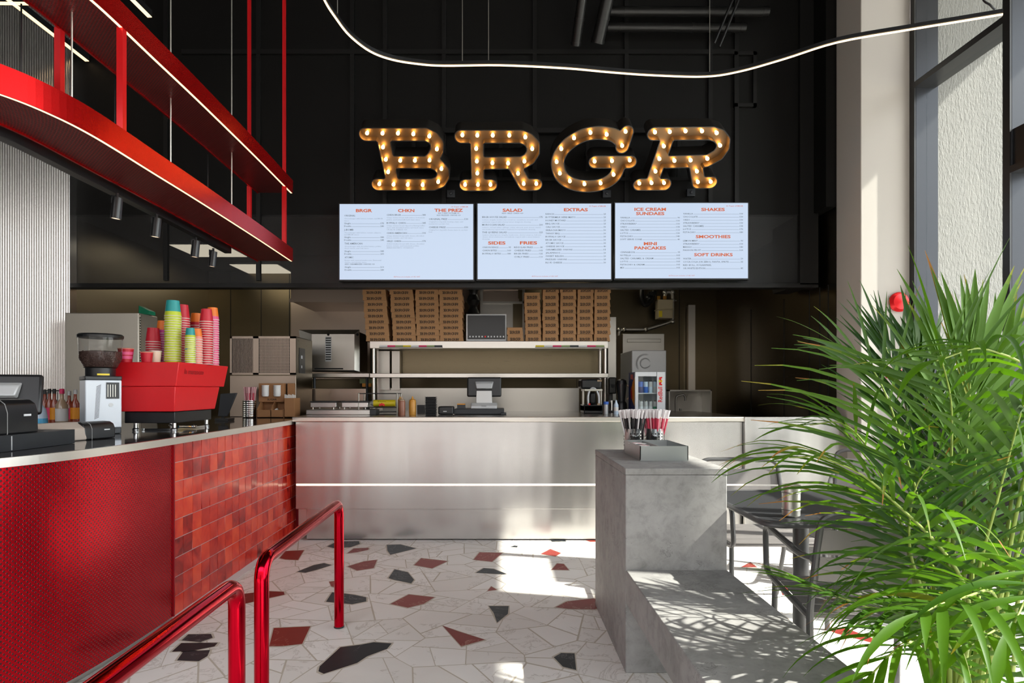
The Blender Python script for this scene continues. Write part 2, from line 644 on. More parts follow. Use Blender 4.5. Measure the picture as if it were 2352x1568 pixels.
def marble(name, lo, hi, vein, rough=0.35, vs=0.02):
    m, nt, b, o = new_mat(name)
    at = N(nt, 'ShaderNodeAttribute', attribute_name='rnd')
    co = objco(nt)
    off = N(nt, 'ShaderNodeVectorMath', operation='ADD')
    nt.links.new(co, off.inputs[0])
    sc = N(nt, 'ShaderNodeVectorMath', operation='SCALE')
    sc.inputs[0].default_value = (31.0, 17.0, 3.0)
    nt.links.new(at.outputs['Fac'], sc.inputs['Scale'])
    nt.links.new(sc.outputs[0], off.inputs[1])
    f = noise(nt, off.outputs[0], 3.0, 5.0, 0.6, 0.5)
    k = mth(nt, 'ADD', mth(nt, 'MULTIPLY', f, 0.5), mth(nt, 'MULTIPLY', at.outputs['Fac'], 0.5))
    base = ramp(nt, k, [(0.2, lo), (0.8, hi)])
    vn = mth(nt, 'ABSOLUTE', mth(nt, 'SUBTRACT', noise(nt, off.outputs[0], 4.5, 6.0, 0.62, 1.6), 0.5))
    vm = N(nt, 'ShaderNodeMapRange')
    vm.inputs['From Min'].default_value = 0.0
    vm.inputs['From Max'].default_value = vs
    vm.inputs['To Min'].default_value = 0.7
    vm.inputs['To Max'].default_value = 0.0
    nt.links.new(vn, vm.inputs['Value'])
    msk = mth(nt, 'MULTIPLY', vm.outputs[0], mth(nt, 'GREATER_THAN', noise(nt, off.outputs[0], 2.1, 2.0), 0.47))
    nt.links.new(mixc(nt, msk, base, vein), b.inputs['Base Color'])
    b.inputs['Roughness'].default_value = rough
    b.inputs['Specular IOR Level'].default_value = 0.25
    return m


M['marble'] = marble('white_marble', (0.76, 0.72, 0.68), (0.86, 0.83, 0.80), (0.52, 0.47, 0.42), 0.5)
M['marble_blk'] = marble('black_marble', (0.012, 0.015, 0.018), (0.032, 0.036, 0.040), (0.20, 0.20, 0.20), 0.55, 0.010)
M['marble_red'] = marble('red_marble', (0.17, 0.016, 0.013), (0.26, 0.034, 0.024), (0.48, 0.27, 0.21), 0.5, 0.010)
M['floor_grout'] = pmat('floor_grout', (0.54, 0.48, 0.40), 0.9)


def leaf_mat(name, a, b_):
    m, nt, b, o = new_mat(name)
    at = N(nt, 'ShaderNodeAttribute', attribute_name='rnd')
    col = ramp(nt, at.outputs['Fac'], [(0.0, a), (0.75, b_), (0.93, (0.20, 0.22, 0.02)), (0.985, (0.30, 0.13, 0.03))])
    nt.links.new(col, b.inputs['Base Color'])
    b.inputs['Roughness'].default_value = 0.5
    b.inputs['Specular IOR Level'].default_value = 0.28
    tl = N(nt, 'ShaderNodeBsdfTranslucent')
    nt.links.new(mixc(nt, 1.0, col, (1.5, 1.5, 0.7), 'MULTIPLY'), tl.inputs[0])
    mx = N(nt, 'ShaderNodeMixShader')
    mx.inputs[0].default_value = 0.40
    nt.links.new(b.outputs[0], mx.inputs[1])
    nt.links.new(tl.outputs[0], mx.inputs[2])
    nt.links.new(mx.outputs[0], o.inputs[0])
    return m


M['leaf'] = leaf_mat('palm_leaf', (0.022, 0.074, 0.004), (0.072, 0.165, 0.007))
M['leaf_dark'] = leaf_mat('palm_leaf_dark', (0.013, 0.052, 0.005), (0.042, 0.115, 0.009))


# ------------------------------------------------------------------ lettering
def text_geo(txt, bold=0.0, res=2):
    cu = bpy.data.curves.new('lettering', 'FONT')
    cu.body = txt
    cu.resolution_u = res
    cu.offset = bold
    cu.fill_mode = 'FRONT'
    ob = bpy.data.objects.new('lettering', cu)
    me = bpy.data.meshes.new_from_object(ob)
    v = [(p.co.x, p.co.y) for p in me.vertices]
    f = [tuple(p.vertices) for p in me.polygons]
    bpy.data.objects.remove(ob)
    bpy.data.curves.remove(cu)
    bpy.data.meshes.remove(me)
    return v, f


def text_fit(mb, txt, x0, x1, zc, h, y, m=0, bold=0.0, res=2, keep=False):
    """text on the plane at depth y facing -Y, filling x0..x1, cap height h centred on zc"""
    v, f = text_geo(txt, bold, res)
    if not v:
        return
    xs = [p[0] for p in v]
    a, b = min(xs), max(xs)
    cap = 0.73
    sx = (x1 - x0) / max(1e-6, b - a)
    sz = h / cap
    if keep:
        sx = min(sx, sz)
    mb.add([(x0 + (p[0] - a) * sx, y, zc - h / 2 + p[1] * sz) for p in v], f, m)

# ================================================================== the setting
# ---- floor: crazy paving of white marble with red and black pieces
def clip(poly, nx, ny, c):
    out = []
    for i in range(len(poly)):
        a, b = poly[i], poly[(i + 1) % len(poly)]
        da, db = nx * a[0] + ny * a[1] - c, nx * b[0] + ny * b[1] - c
        if da <= 0:
            out.append(a)
        if (da < 0 < db) or (db < 0 < da):
            t = da / (da - db)
            out.append((a[0] + (b[0] - a[0]) * t, a[1] + (b[1] - a[1]) * t))
    return out


def area(p):
    return 0.5 * sum(p[i][0] * p[(i + 1) % len(p)][1] - p[(i + 1) % len(p)][0] * p[i][1] for i in range(len(p)))


def inset(poly, g):
    q = list(poly)
    for i in range(len(poly)):
        a, b = poly[i], poly[(i + 1) % len(poly)]
        dx, dy = b[0] - a[0], b[1] - a[1]
        L = math.hypot(dx, dy)
        if L < 1e-6:
            continue
        nx, ny = dy / L, -dx / L
        q = clip(q, nx, ny, nx * a[0] + ny * a[1] - g)
        if len(q) < 3:
            return []
    return q


fl = MB()
fl.box(-6.0, 3.42, -2.6, 8.2, -0.12, -0.0006, 0)
r2 = random.Random(5)
seeds = []
tries = 0
while len(seeds) < 300 and tries < 30000:
    tries += 1
    p = (r2.uniform(-2.4, 3.6), r2.uniform(-2.8, 5.3))
    if all((p[0] - q[0]) ** 2 * 0.6 + (p[1] - q[1]) ** 2 > 0.24 ** 2 * (0.5 + 1.4 * ((i * 37) % 11) / 11) for i, q in enumerate(seeds)):
        seeds.append(p)
arr = np.array(seeds)
cells = []
for i, p in enumerate(seeds):
    d2 = ((arr - arr[i]) ** 2).sum(1)
    poly = [(-2.2, -2.6), (3.38, -2.6), (3.38, 5.12), (-2.2, 5.12)]
    for j in np.argsort(d2)[1:26]:
        q = seeds[j]
        nx, ny = q[0] - p[0], q[1] - p[1]
        poly = clip(poly, nx, ny, (q[0] ** 2 + q[1] ** 2 - p[0] ** 2 - p[1] ** 2) / 2)
        if len(poly) < 3:
            break
    if len(poly) < 3:
        continue
    todo = [poly]
    while todo:
        q = todo.pop()
        if len(q) < 3:
            continue
        if abs(area(q)) < r2.uniform(0.022, 0.085):
            cells.append(q)
            continue
        mx_, my_ = sum(v[0] for v in q) / len(q), sum(v[1] for v in q) / len(q)
        L_, a = max((math.hypot(q[k][0] - q[k - 1][0], q[k][1] - q[k - 1][1]), math.atan2(q[k][1] - q[k - 1][1], q[k][0] - q[k - 1][0])) for k in range(len(q)))
        a += r2.uniform(-0.75, 0.75)
        nx, ny = math.cos(a), math.sin(a)
        c = nx * mx_ + ny * my_ + r2.uniform(-0.05, 0.05)
        todo += [clip(q, nx, ny, c), clip(q, -nx, -ny, -c)]
for poly in cells:
    if len(poly) < 3 or abs(area(poly)) < 4e-4:
        continue
    if area(poly) < 0:
        poly = poly[::-1]
    q = inset(poly, r2.uniform(0.0015, 0.0055))
    if len(q) >= 3:
        fl.face([(x, y, 0.0) for x, y in q], 1, r2.random())


def z8(p):
    return (560 + p[0] / 2.6133, 1140 + p[1] / 2.6133)


def z7(p):
    return (p[0] / 2.497, 940 + p[1] / 2.497)


def z6(p):
    return (1620 + p[0] / 2.761, 1000 + p[1] / 2.761)


BLK = [(z8, [(500, 300), (560, 270), (690, 268), (697, 285), (640, 305), (540, 310)]),
       (z8, [(858, 290), (940, 288), (1035, 312), (880, 350), (862, 325)]),
       (z8, [(318, 452), (420, 412), (480, 400), (528, 412), (440, 440), (370, 458)]),
       (z8, [(868, 490), (905, 437), (985, 455), (1022, 500), (1005, 522), (900, 500)]),
       (z8, [(1392, 458), (1440, 430), (1500, 435), (1578, 465), (1560, 468)]),
       (z8, [(493, 632), (530, 575), (600, 582), (660, 590), (735, 605), (735, 630), (650, 647)]),
       (z8, [(1470, 658), (1590, 658), (1585, 705), (1520, 758), (1500, 700)]),
       (z8, [(448, 1050), (455, 1020), (580, 905), (700, 890), (780, 875), (888, 882), (860, 915), (740, 960), (680, 1000), (480, 1065)]),
       (z8, [(1860, 965), (1905, 940), (1985, 942), (1995, 1042), (1915, 1022)]),
       (z8, [(1600, 303), (1625, 294), (1645, 297), (1640, 306)]),
       (z8, [(1840, 262), (1930, 260), (1935, 270), (1850, 272)]),
       (z7, [(1040, 1325), (1080, 1290), (1210, 1288), (1220, 1310), (1150, 1335)]),
       (z7, [(985, 1390), (1040, 1340), (1250, 1338), (1230, 1360), (1100, 1385)]),
       (z7, [(1015, 1440), (1050, 1390), (1205, 1380), (1190, 1415), (1140, 1445)]),
       (z6, [(850, 1135), (880, 1122), (915, 1135), (890, 1150)])]
RED = [(z8, [(215, 370), (250, 328), (362, 322), (325, 382), (250, 378)]),
       (z8, [(620, 342), (660, 312), (750, 308), (748, 320), (680, 335)]),
       (z8, [(622, 420), (720, 390), (800, 380), (780, 430), (680, 445)]),
       (z8, [(1022, 412), (1065, 370), (1225, 388), (1130, 432)]),
       (z8, [(1378, 380), (1415, 335), (1553, 338), (1490, 392)]),
       (z8, [(1782, 345), (1840, 315), (1905, 340), (1870, 360)]),
       (z8, [(1847, 440), (1880, 402), (1920, 405), (1952, 442)]),
       (z8, [(880, 645), (990, 588), (1145, 605), (1080, 645), (985, 668)]),
       (z8, [(1462, 568), (1485, 540), (1520, 560)]),
       (z8, [(1870, 665), (1940, 630), (2098, 612), (2205, 640), (2105, 678), (1950, 675)]),
       (z8, [(152, 900), (180, 790), (400, 780), (350, 885), (240, 898)]),
       (z8, [(1192, 775), (1290, 810), (1448, 860), (1305, 900)]),
       (z8, [(-60, 660), (0, 585), (130, 568), (240, 572), (245, 590), (150, 610)]),
       (z8, [(512, 512), (545, 508), (540, 545), (525, 540)]),
       (z8, [(2050, 262), (2100, 262), (2180, 270), (2080, 272)]),
       (z6, [(225, 835), (285, 803), (330, 835)]),
       (z6, [(480, 985), (510, 955), (530, 960), (530, 1010), (490, 1012)]),
       (z6, [(755, 1222), (880, 1218), (1060, 1285), (1060, 1315), (830, 1255)])]
for mi, lst in ((2, BLK), (3, RED)):
    for fn, pts in lst:
        g = [onz(*fn(p), 0.0) for p in pts]
        g = [(p.x, p.y) for p in g]
        if area(g) < 0:
            g = g[::-1]
        cx, cy_ = sum(p[0] for p in g) / len(g), sum(p[1] for p in g) / len(g)
        big = []
        for x, y in g:
            L = math.hypot(x - cx, y - cy_)
            k = 1 + 0.012 / max(L, 0.02)
            big.append((cx + (x - cx) * k, cy_ + (y - cy_) * k))
        for pl, z, m_ in ((big, 0.0006, 0), (g, 0.0012, mi)):
            tris = tessellate_polygon([[Vector((x, y, 0)) for x, y in pl]])
            rv = r2.random()
            for t in tris:
                q = [(pl[i][0], pl[i][1], z) for i in t]
                fl.face(q, m_, rv)
floor = struct(fl.build('floor', [M['floor_grout'], M['marble'], M['marble_blk'], M['marble_red']], smooth=0, attr=True))

# ---- outside
g = MB()
g.box(3.42, 40, -30, 30, -0.2, -0.02)
struct(g.build('exterior_ground', M['sky_ground']))
g = MB()
g.box(-30, 3.42, -30, -2.6, -0.2, -0.02)
struct(g.build('exterior_pavement', M['pavement']))
g = MB()
g.box(3.50, 7.0, 5.02, 5.4, -0.1, 7.0)
struct(g.build('exterior_wall', M['render_wall']))
g = MB()
g.box(3.44, 5.0, -6, 7, 4.97, 5.25)
struct(g.build('exterior_roof', M['column']))

g = MB()
g.box(-16, 14, -13.5, -13, -0.1, 8.0)  # unseen wall added so steel mirrors grey, dimming sky light from behind
struct(g.build('added_facade_wall', M['added_facade']))

# ---- ceiling and side walls
g = MB()
g.box(-5.7, 3.44, -2.6, 5.55, 4.95, 5.1)
struct(g.build('ceiling', M['black']))
g = MB()
g.box(-5.8, -5.65, -2.6, 5.5, 0, 4.95)
struct(g.build('wall_left', M['batten']))
g = MB()                                                   # ribbed metal cladding left of the kitchen
pitch, x = 0.0212, -5.66
prof = []
while x < -3.745:
    for k in range(8):
        t = k / 8
        prof.append((x + t * pitch, 5.30 - 0.0085 * abs(math.sin(PI * t)) ** 0.8))
    x += pitch
lo = [(a, b, 0.0) for a, b in prof]
hi = [(a, b, 4.95) for a, b in prof]
for i in range(len(prof) - 1):
    g.face([lo[i], lo[i + 1], hi[i + 1], hi[i]])
g.box(-5.66, -3.745, 5.305, 5.4, 0, 4.95)
struct(g.build('wall_ribbed', steel('ribbed_steel', (0.74, 0.72, 0.70), 0.22, (60, 60, 1.0), 0.0), smooth=50))

# ---- black wall above the kitchen opening
XL, XR = PX(160, 5.4), PX(1869, 5.4)
g = MB()
g.box(XL, XR, 5.40, 5.46, 2.80, 4.95)
for px in (595, 810, 885, 1020, 1228, 1438, 1630, 1690, 383):
    xx = PX(px, 5.4)
    g.box(xx - 0.018, xx + 0.018, 5.375, 5.41, 2.215, 4.95, 1)
for py in (122,):
    zz = PZ(py, 5.4)
    g.box(PX(420, 5.4), PX(1690, 5.4), 5.372, 5.41, zz - 0.02, zz + 0.02, 1)
x0, x1, z0, z1 = PX(1684, 5.4), PX(1735, 5.4), PZ(248, 5.4), PZ(122, 5.4)
for a, b, c, d in ((x0, x1, z0, z0 + .03), (x0, x1, z1 - .03, z1), (x0, x0 + .03, z0, z1), (x1 - .03, x1, z0, z1)):
    g.box(a, b, 5.37, 5.41, c, d, 1)
struct(g.build('wall_back', [M['black'], M['batten']]))
g = MB()
g.box(XL, XR, 5.40, 5.404, 2.19, 2.80)
struct(g.build('wall_back_mesh', M['mesh']))
g = MB()
g.box(XL - 0.03, XR + 0.02, 5.36, 5.47, PZ(661, 5.38), PZ(651, 5.38))
g.box(XL - 0.03, XL + 0.02, 5.36, 5.47, PZ(661, 5.38), 4.95)
g.box(XR - 0.14, XR + 0.02, 5.36, 5.9, 2.176, 4.95)
struct(g.build('trim_1', M['batten']))
g = MB()
g.box(XR - 0.02, 3.3, 5.16, 5.9, 2.80, 4.95)
struct(g.build('wall_back_corner', M['black']))

# ---- kitchen shell
g = MB()
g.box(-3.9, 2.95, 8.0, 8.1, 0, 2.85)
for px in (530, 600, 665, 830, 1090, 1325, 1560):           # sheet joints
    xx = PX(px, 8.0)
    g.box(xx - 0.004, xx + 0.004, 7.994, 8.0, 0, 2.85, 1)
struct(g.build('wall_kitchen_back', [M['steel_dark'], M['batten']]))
g = MB()
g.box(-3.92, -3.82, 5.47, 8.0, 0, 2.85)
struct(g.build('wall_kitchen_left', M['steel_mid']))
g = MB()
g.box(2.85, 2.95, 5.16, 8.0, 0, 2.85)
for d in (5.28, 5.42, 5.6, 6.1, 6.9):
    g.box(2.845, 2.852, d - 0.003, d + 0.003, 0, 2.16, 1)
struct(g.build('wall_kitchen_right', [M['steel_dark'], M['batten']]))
g = MB()
g.box(-3.9, 2.95, 5.46, 8.1, 2.80, 2.9)
struct(g.build('ceiling_kitchen', M['column']))

# ---- column beside the window
g = MB()
g.box(2.846, 3.245, 4.80, 5.15, 0, 4.95)
struct(g.build('column', M['column'], bevel=0.006))

# ---- window wall on the right
W0, W1 = 3.24, 3.415
mull = [4.77, 3.883, 2.98, 2.08, 1.18, 0.28, -0.62, -1.52, -2.42]
g = MB()
for d in mull:
    g.box(W0, W1, d - 0.028, d + 0.028, 0, 4.95)
struct(g.build('window_frame', M['mullion'], bevel=0.003))
g = MB()
for d in mull:
    g.box(W0 - 0.012, W0, d - 0.028, d + 0.028, 0, 4.95)
for a, b in zip(mull[1:], mull[:-1]):
    zt = 3.60 if a > 3.5 else 2.62
    g.box(W0 - 0.012, W1 - 0.02, a + 0.028, b - 0.028, zt, zt + 0.045)
    g.box(W0, W1 - 0.02, a + 0.028, b - 0.028, 0, 0.10)
    g.box(W0, W1 - 0.02, a + 0.028, b - 0.028, 4.87, 4.95)
g.box(W0 + 0.01, W1 - 0.02, 3.30, mull[1] - 0.028, 2.665, 2.90)  # solid bar added above the transom, sized for its shade on the floor
struct(g.build('window_trim', M['mull_blk']))
g = MB()
g.box(W0, W1 - 0.05, mull[1] + 0.028, mull[0] - 0.028, 0.10, 0.97)
g.box(W0 - 0.02, W1 + 0.05, mull[1] + 0.028, mull[0] - 0.028, 0.97, 0.985)
struct(g.build('wall_spandrel', M['mull_blk']))
g = MB()
g.box(W1 + 0.02, 4.1, mull[1] - 0.3, 5.02, 0.99, 1.03)
struct(g.build('window_sill', M['white']))
for k, (a, b) in enumerate(zip(mull[1:], mull[:-1])):
    g = MB()
    zb = 0.985 if k == 0 else 0.10
    g.box(W0 + 0.08, W0 + 0.088, a + 0.028, b - 0.028, zb, 4.87)
    struct(g.build('window_%d' % (k + 1), M['glass']))

# ================================================================== counters
# path of the bar front (x, y), from the far end towards the camera and round to the left
PATH = [(-1.735, 5.20), (-1.735, 4.4), (-1.732, 3.7), (-1.73, 3.235), (-1.733, 3.0), (-1.745, 2.75), (-1.772, 2.52), (-1.82, 2.33),
        (-1.90, 2.14), (-2.03, 1.95), (-2.25, 1.76), (-2.60, 1.60), (-3.10, 1.50)]
CUR = [Vector((x, y, 0)) for x, y in PATH]
CURVE = spline([(x, y, 0) for x, y in PATH], 6)


def offs(path, k):
    """shift a path sideways (positive: away from the bar, to its customers)"""
    out = []
    for i, p in enumerate(path):
        t = (path[min(i + 1, len(path) - 1)] - path[max(i - 1, 0)]).normalized()
        out.append(p + Vector((-t.y, t.x, 0)) * k)
    return out


bar = thing('bar_counter', 'red bar counter with glazed tile front and curved perforated red panel', 'counter', (-1.9, 3.5, 0))
TS = 0.1022
g = MB()
g.box(-1.80, -1.7348, 3.235, 5.20, 0.0, 0.965)
g.build('grout_panel', M['grout'], bar)
g = MB()
z = 0.965 - 0.002
row = 0
rt = random.Random(3)
while z > 0.06:
    zb = max(z - TS, 0.045)
    y = 3.238
    while y < 5.195:
        ye = min(y + TS, 5.198)
        gg = 0.0019
        t1, t2 = rt.uniform(-1, 1) * 0.0012, rt.uniform(-1, 1) * 0.0012
        xf = -1.7325
        a = [(xf + t1 + t2, y + gg, zb + gg), (xf + t1 - t2, ye - gg, zb + gg), (xf - t1 - t2, ye - gg, z - gg), (xf - t1 + t2, y + gg, z - gg)]
        b = [(-1.742, p[1], p[2]) for p in a]
        rv = rt.random()
        g.face(a, 0, rv)
        for k in range(4):
            g.face([b[k], b[(k + 1) % 4], a[(k + 1) % 4], a[k]], 0, rv)
        y = ye
    z = zb
    row += 1
g.build('tile_panel', M['tile'], bar, smooth=0, attr=True)
seg = [p for p in CURVE if p.y < 3.236]
seg = [Vector((-1.73, 3.232, 0))] + seg
inn = offs(seg, -0.03)
g = MB()
arc = 0.0
for i in range(len(seg) - 1):
    L = (seg[i + 1] - seg[i]).length
    a, b = seg[i], seg[i + 1]
    g.face([(a.x, a.y, 0.05), (b.x, b.y, 0.05), (b.x, b.y, 0.965), (a.x, a.y, 0.965)], 0, 0,
           [(arc, 0.05), (arc + L, 0.05), (arc + L, 0.965), (arc, 0.965)])
    arc += L
g.build('perforated_panel', M['perf'], bar)
g = MB()
g.box(-1.742, -1.722, 3.226, 3.236, 0.05, 0.965)
g.build('panel_edge', M['reddark'], bar)
pl = offs(CURVE, -0.05)
pb = offs(CURVE, -0.10)
g = MB()
for i in range(len(pl) - 1):
    g.hexa([pl[i], pl[i + 1], pb[i + 1], pb[i]], [p + Vector((0, 0, 0.06)) for p in (pl[i], pl[i + 1], pb[i + 1], pb[i])])
g.build('plinth', M['steel'], bar)
g = MB()
g.box(-1.78, -1.70, 5.20, 5.25, 0.04, 0.965)
g.build('corner_post', M['reddark'], bar)

g = MB()
g.box(-2.70, -1.81, 2.7, 6.18, 0.0, 0.964)
g.build('carcass', M['steel_dark'], bar)
g = MB()
g.box(-3.9, -2.74, 3.55, 4.85, 0.0, 0.998)
tag(g.build('back_bar_cabinet', M['steel_lite'], bevel=0.004), 'steel back bar cabinet carrying the syrup bottles before the ribbed wall', 'cabinet')
wt = thing('bar_worktop', 'dark glossy worktop with curved steel edge on the red bar', 'worktop', (-2.0, 3.5, 0.965))
ow = offs(CURVE, 0.035)
ow[0] = Vector((-1.70, 6.2, 0))
ow.insert(1, Vector((-1.70, 5.1, 0)))
iw = offs(ow, -0.02)
g = MB()
for i in range(len(ow) - 1):
    g.hexa([ow[i] + Vector((0, 0, .965)), ow[i + 1] + Vector((0, 0, .965)), iw[i + 1] + Vector((0, 0, .965)), iw[i] + Vector((0, 0, .965))],
           [ow[i] + Vector((0, 0, 1.0)), ow[i + 1] + Vector((0, 0, 1.0)), iw[i + 1] + Vector((0, 0, 1.0)), iw[i] + Vector((0, 0, 1.0))])
g.build('steel_edge', M['lip'], wt)
iw2 = offs(ow, -0.0205)
poly = [(p.x, p.y) for p in iw2] + [(-3.10, 2.3), (-2.75, 2.5), (-2.72, 6.2)]
g = MB()
tr = tessellate_polygon([[Vector((x, y, 0)) for x, y in poly]])
for t in tr:
    g.face([(poly[i][0], poly[i][1], 0.9995) for i in t])
    g.face([(poly[i][0], poly[i][1], 0.966) for i in t][::-1])
g.build('top_slab', M['top'], wt)

# ---- steel service counter facing the room
CX0, CX1 = PX(683, 5.07), PX(1714, 5.07)
sc_ = thing('service_counter', 'long brushed steel service counter with glowing light line', 'counter', (0.1, 5.2, 0))
g = MB()
zl = PZ(1113, 5.03)
g.box(CX0, CX1, 5.03, 5.10, zl + 0.008, 0.985)
g.box(CX0, CX1, 5.03, 5.10, PZ(1169, 5.03), zl - 0.008)
g.build('front_panel', M['steel_front'], sc_, bevel=0.002)
g = MB()
g.box(CX0, CX1, 5.04, 5.06, zl - 0.008, zl + 0.008)
g.build('led_strip', M['led_counter'], sc_)
g = MB()
g.box(CX0 + 0.08, CX1, 5.06, 5.12, 0.012, PZ(1169, 5.03))
g.build('kick_panel', M['steel_front'], sc_, bevel=0.002)
g = MB()
g.box(CX0, CX1, 5.10, 6.35, 0.10, 0.984)
g.build('carcass', M['steel'], sc_)
ww = thing('steel_worktop', 'brushed steel worktop on the service counter', 'worktop', (0.1, 5.3, 0.986))
g = MB()
g.box(CX0 - 0.02, CX1 + 0.02, 5.00, 5.035, PZ(968, 5.0), PZ(957.5, 5.0))
g.build('front_edge', M['lip'], ww, bevel=0.004)
ZW = PZ(957.5, 5.0)
g = MB()
g.box(CX0 - 0.02, CX1 + 0.02, 5.036, 6.42, 0.986, ZW)
g.build('top_sheet', steel('worktop_steel', (0.55, 0.53, 0.50), 0.22, (1.2, 60, 60), 0.1), ww)
gp = thing('side_panel', 'plain steel panel closing the service counter beside the beige column', 'panel', (2.4, 5.0, 0))
g = MB()
g.box(PX(1706, 5.03), PX(1944, 5.0), 4.985, 5.02, 0.02, PZ(957, 4.99))
g.build('sheet', M['steel_front'], gp, bevel=0.002)
g = MB()
g.box(PX(1944, 5.0), PX(1955, 5.0), 4.97, 5.06, 0.0, PZ(955, 4.99))
g.build('end_post', M['chairmetal'], gp)

# ================================================================== hanging red canopy
ZLO, ZUP, HF = 2.30, 2.857, 0.106
cp = [(-1.69, 4.99), (-1.672, 4.2), (-1.665, 3.42), (-1.668, 2.96), (-1.672, 2.54), (-1.705, 2.32), (-1.77, 2.16), (-1.90, 1.99), (-2.12, 1.82),
      (-2.5, 1.66), (-3.1, 1.55)]
CAN = spline([(x, y, 0) for x, y in cp], 6)
CIN = offs(CAN, -0.285)
canopy = thing('hanging_canopy', 'red two-tier hanging canopy of curved metal bands with light lines over the bar', 'canopy', (-1.8, 3.5, ZLO))


def band(path, k0, k1, z0, z1, mats, name, uvs=False):
    a, b = offs(path, k0), offs(path, k1)
    g = MB()
    arc = 0
    for i in range(len(path) - 1):
        lo_ = [a[i], a[i + 1], b[i + 1], b[i]]
        dz0, dz1 = Vector((0, 0, z0)), Vector((0, 0, z1))
        L = (path[i + 1] - path[i]).length
        g.hexa([p + dz0 for p in lo_], [p + dz1 for p in lo_])
        if uvs:
            n0 = len(g.f)
            for fi in range(n0 - 6, n0):
                g.uv[fi] = [(arc, k0), (arc + L, k0), (arc + L, k1), (arc, k1)] if fi != n0 - 6 else [(arc, k1), (arc + L, k1), (arc + L, k0), (arc, k0)]
        arc += L
    return g.build(name, mats, canopy)


for zz in (ZLO, ZUP):
    band(CAN, 0.0, -0.004, zz, zz + HF, M['redbeam'], 'outer_fascia')
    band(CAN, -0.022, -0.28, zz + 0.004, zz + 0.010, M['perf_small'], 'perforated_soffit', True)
    band(CAN, -0.28, -0.29, zz - 0.004, zz + 0.05, M['redbeam'], 'inner_rim')
    band(CAN, -0.006, -0.019, zz + 0.001, zz + 0.012, M['led'], 'led_strip')


def pathpt(path, d):
    return min(path, key=lambda p: abs(p.y - d))


for d, out in ((2.72, 1), (2.72, 0), (4.83, 1), (4.83, 0)):
    p = pathpt(CAN, d)
    xx = p.x + (-0.018 if out else -0.295)
    top = 4.95 if d > 4 else ZUP + 0.05
    s_ = 0.014
    g = MB()
    g.box(xx - s_, xx + s_, d - s_, d + s_, ZLO + 0.012, ZUP + 0.004)
    g.box(xx - s_ * 0.8, xx + s_ * 0.8, d - s_ * 0.8, d + s_ * 0.8, ZUP + 0.01, top)
    g.build('hanger_post', M['red'], canopy)
for px, d in ((165, 2.6), (392, 3.37), (532, 4.14)):
    xx = PX(px, d)
    g = MB()
    g.cyl((xx, d, ZLO + 0.01), (xx, d, 4.95), 0.004, 6)
    g.lathe([(0.009, 0), (0.009, 0.05), (0.004, 0.06)], (xx, d, ZUP + 0.05), 8)
    g.build('cable', M['pipe'], canopy)

# black lighting track along the inner edge, with its spotlights
tk = offs([p for p in CAN if p.y < 4.62], -0.335)
tk2 = offs([p for p in CAN if p.y < 4.62], -0.385)
g = MB()
for i in range(len(tk) - 1):
    lo_ = [tk[i], tk[i + 1], tk2[i + 1], tk2[i]]
    g.hexa([p + Vector((0, 0, 2.275)) for p in lo_], [p + Vector((0, 0, 2.335)) for p in lo_])
for p in tk[3::9]:
    g.cyl((p.x, p.y, 2.335), (p.x, p.y, 2.87), 0.004, 6)
tag(g.build('lighting_track', M['plastic'], bevel=0.004), 'curved black lighting track under the inner edge of the red canopy', 'track')
names = ['black spotlight nearest the ribbed steel wall', 'second black spotlight along the curved track', 'third black spotlight along the curved track',
         'black spotlight at the far end of the curved track']
for (px, py), nm in zip(((270, 444), (360, 492), (450, 545), (490, 570)), names):
    d = F * (2.275 - H) / (VY - py)
    x = PX(px, d)
    t = thing('spotlight', nm, 'spotlight', (x, d, 2.275), 0, 'spotlights on the track')
    g = MB()
    g.cyl((0, 0, 0), (0, 0, -0.025), 0.008, 8)
    g.box(-0.030, -0.024, -0.006, 0.006, -0.05, -0.01)
    g.box(-0.030, 0.004, -0.006, 0.006, -0.018, -0.012)
    g.build('bracket', M['plastic'], t, local=True)
    g = MB()
    R_ = Matrix.Rotation(math.radians(6), 4, 'Y')
    g.lathe([(0.002, 0), (0.025, -0.002), (0.026, -0.11), (0.023, -0.112)], (0.002, 0, -0.022), 16, 0, R_, cap=False)
    g.build('housing', M['black_gloss'], t, local=True)
    g = MB()
    g.lathe([(0.001, -0.106), (0.023, -0.108)], (0.002, 0, -0.022), 16, 0, R_, cap=False)
    g.build('lens', M['glow_tip'], t, local=True)

# ================================================================== red queue rails
def rail(pts, lb):
    t = thing('queue_rail', lb, 'rail', tuple(Vector(pts[0]) * Vector((1, 1, 0)) if False else (pts[0][0], pts[0][1], 0)), 0, 'red tubular queue rails')
    g = MB()
    g.tube(fillet(pts, 0.075, 9), 0.025, 20)
    g.build('tube', M['rail'], t, smooth=60)
    for q in (pts[0], pts[-1]):
        g = MB()
        g.lathe([(.027, .0012), (.027, .006), (.0255, .008)], (q[0], q[1], 0), 20, cap=False)
        g.build('floor_collar', M['plastic2'], t)


rail([(-0.844, 3.21, 0.002), (-0.844, 3.21, 0.655), (-0.827, 2.12, 0.655), (-0.827, 2.12, 0.002)], 'red tubular queue rail ending before the tiled bar front')
rail([(-0.810, 1.88, 0.002), (-0.810, 1.88, 0.655), (-0.800, 0.70, 0.655), (-0.800, 0.70, 0.002)], 'red tubular queue rail before the curved perforated panel')

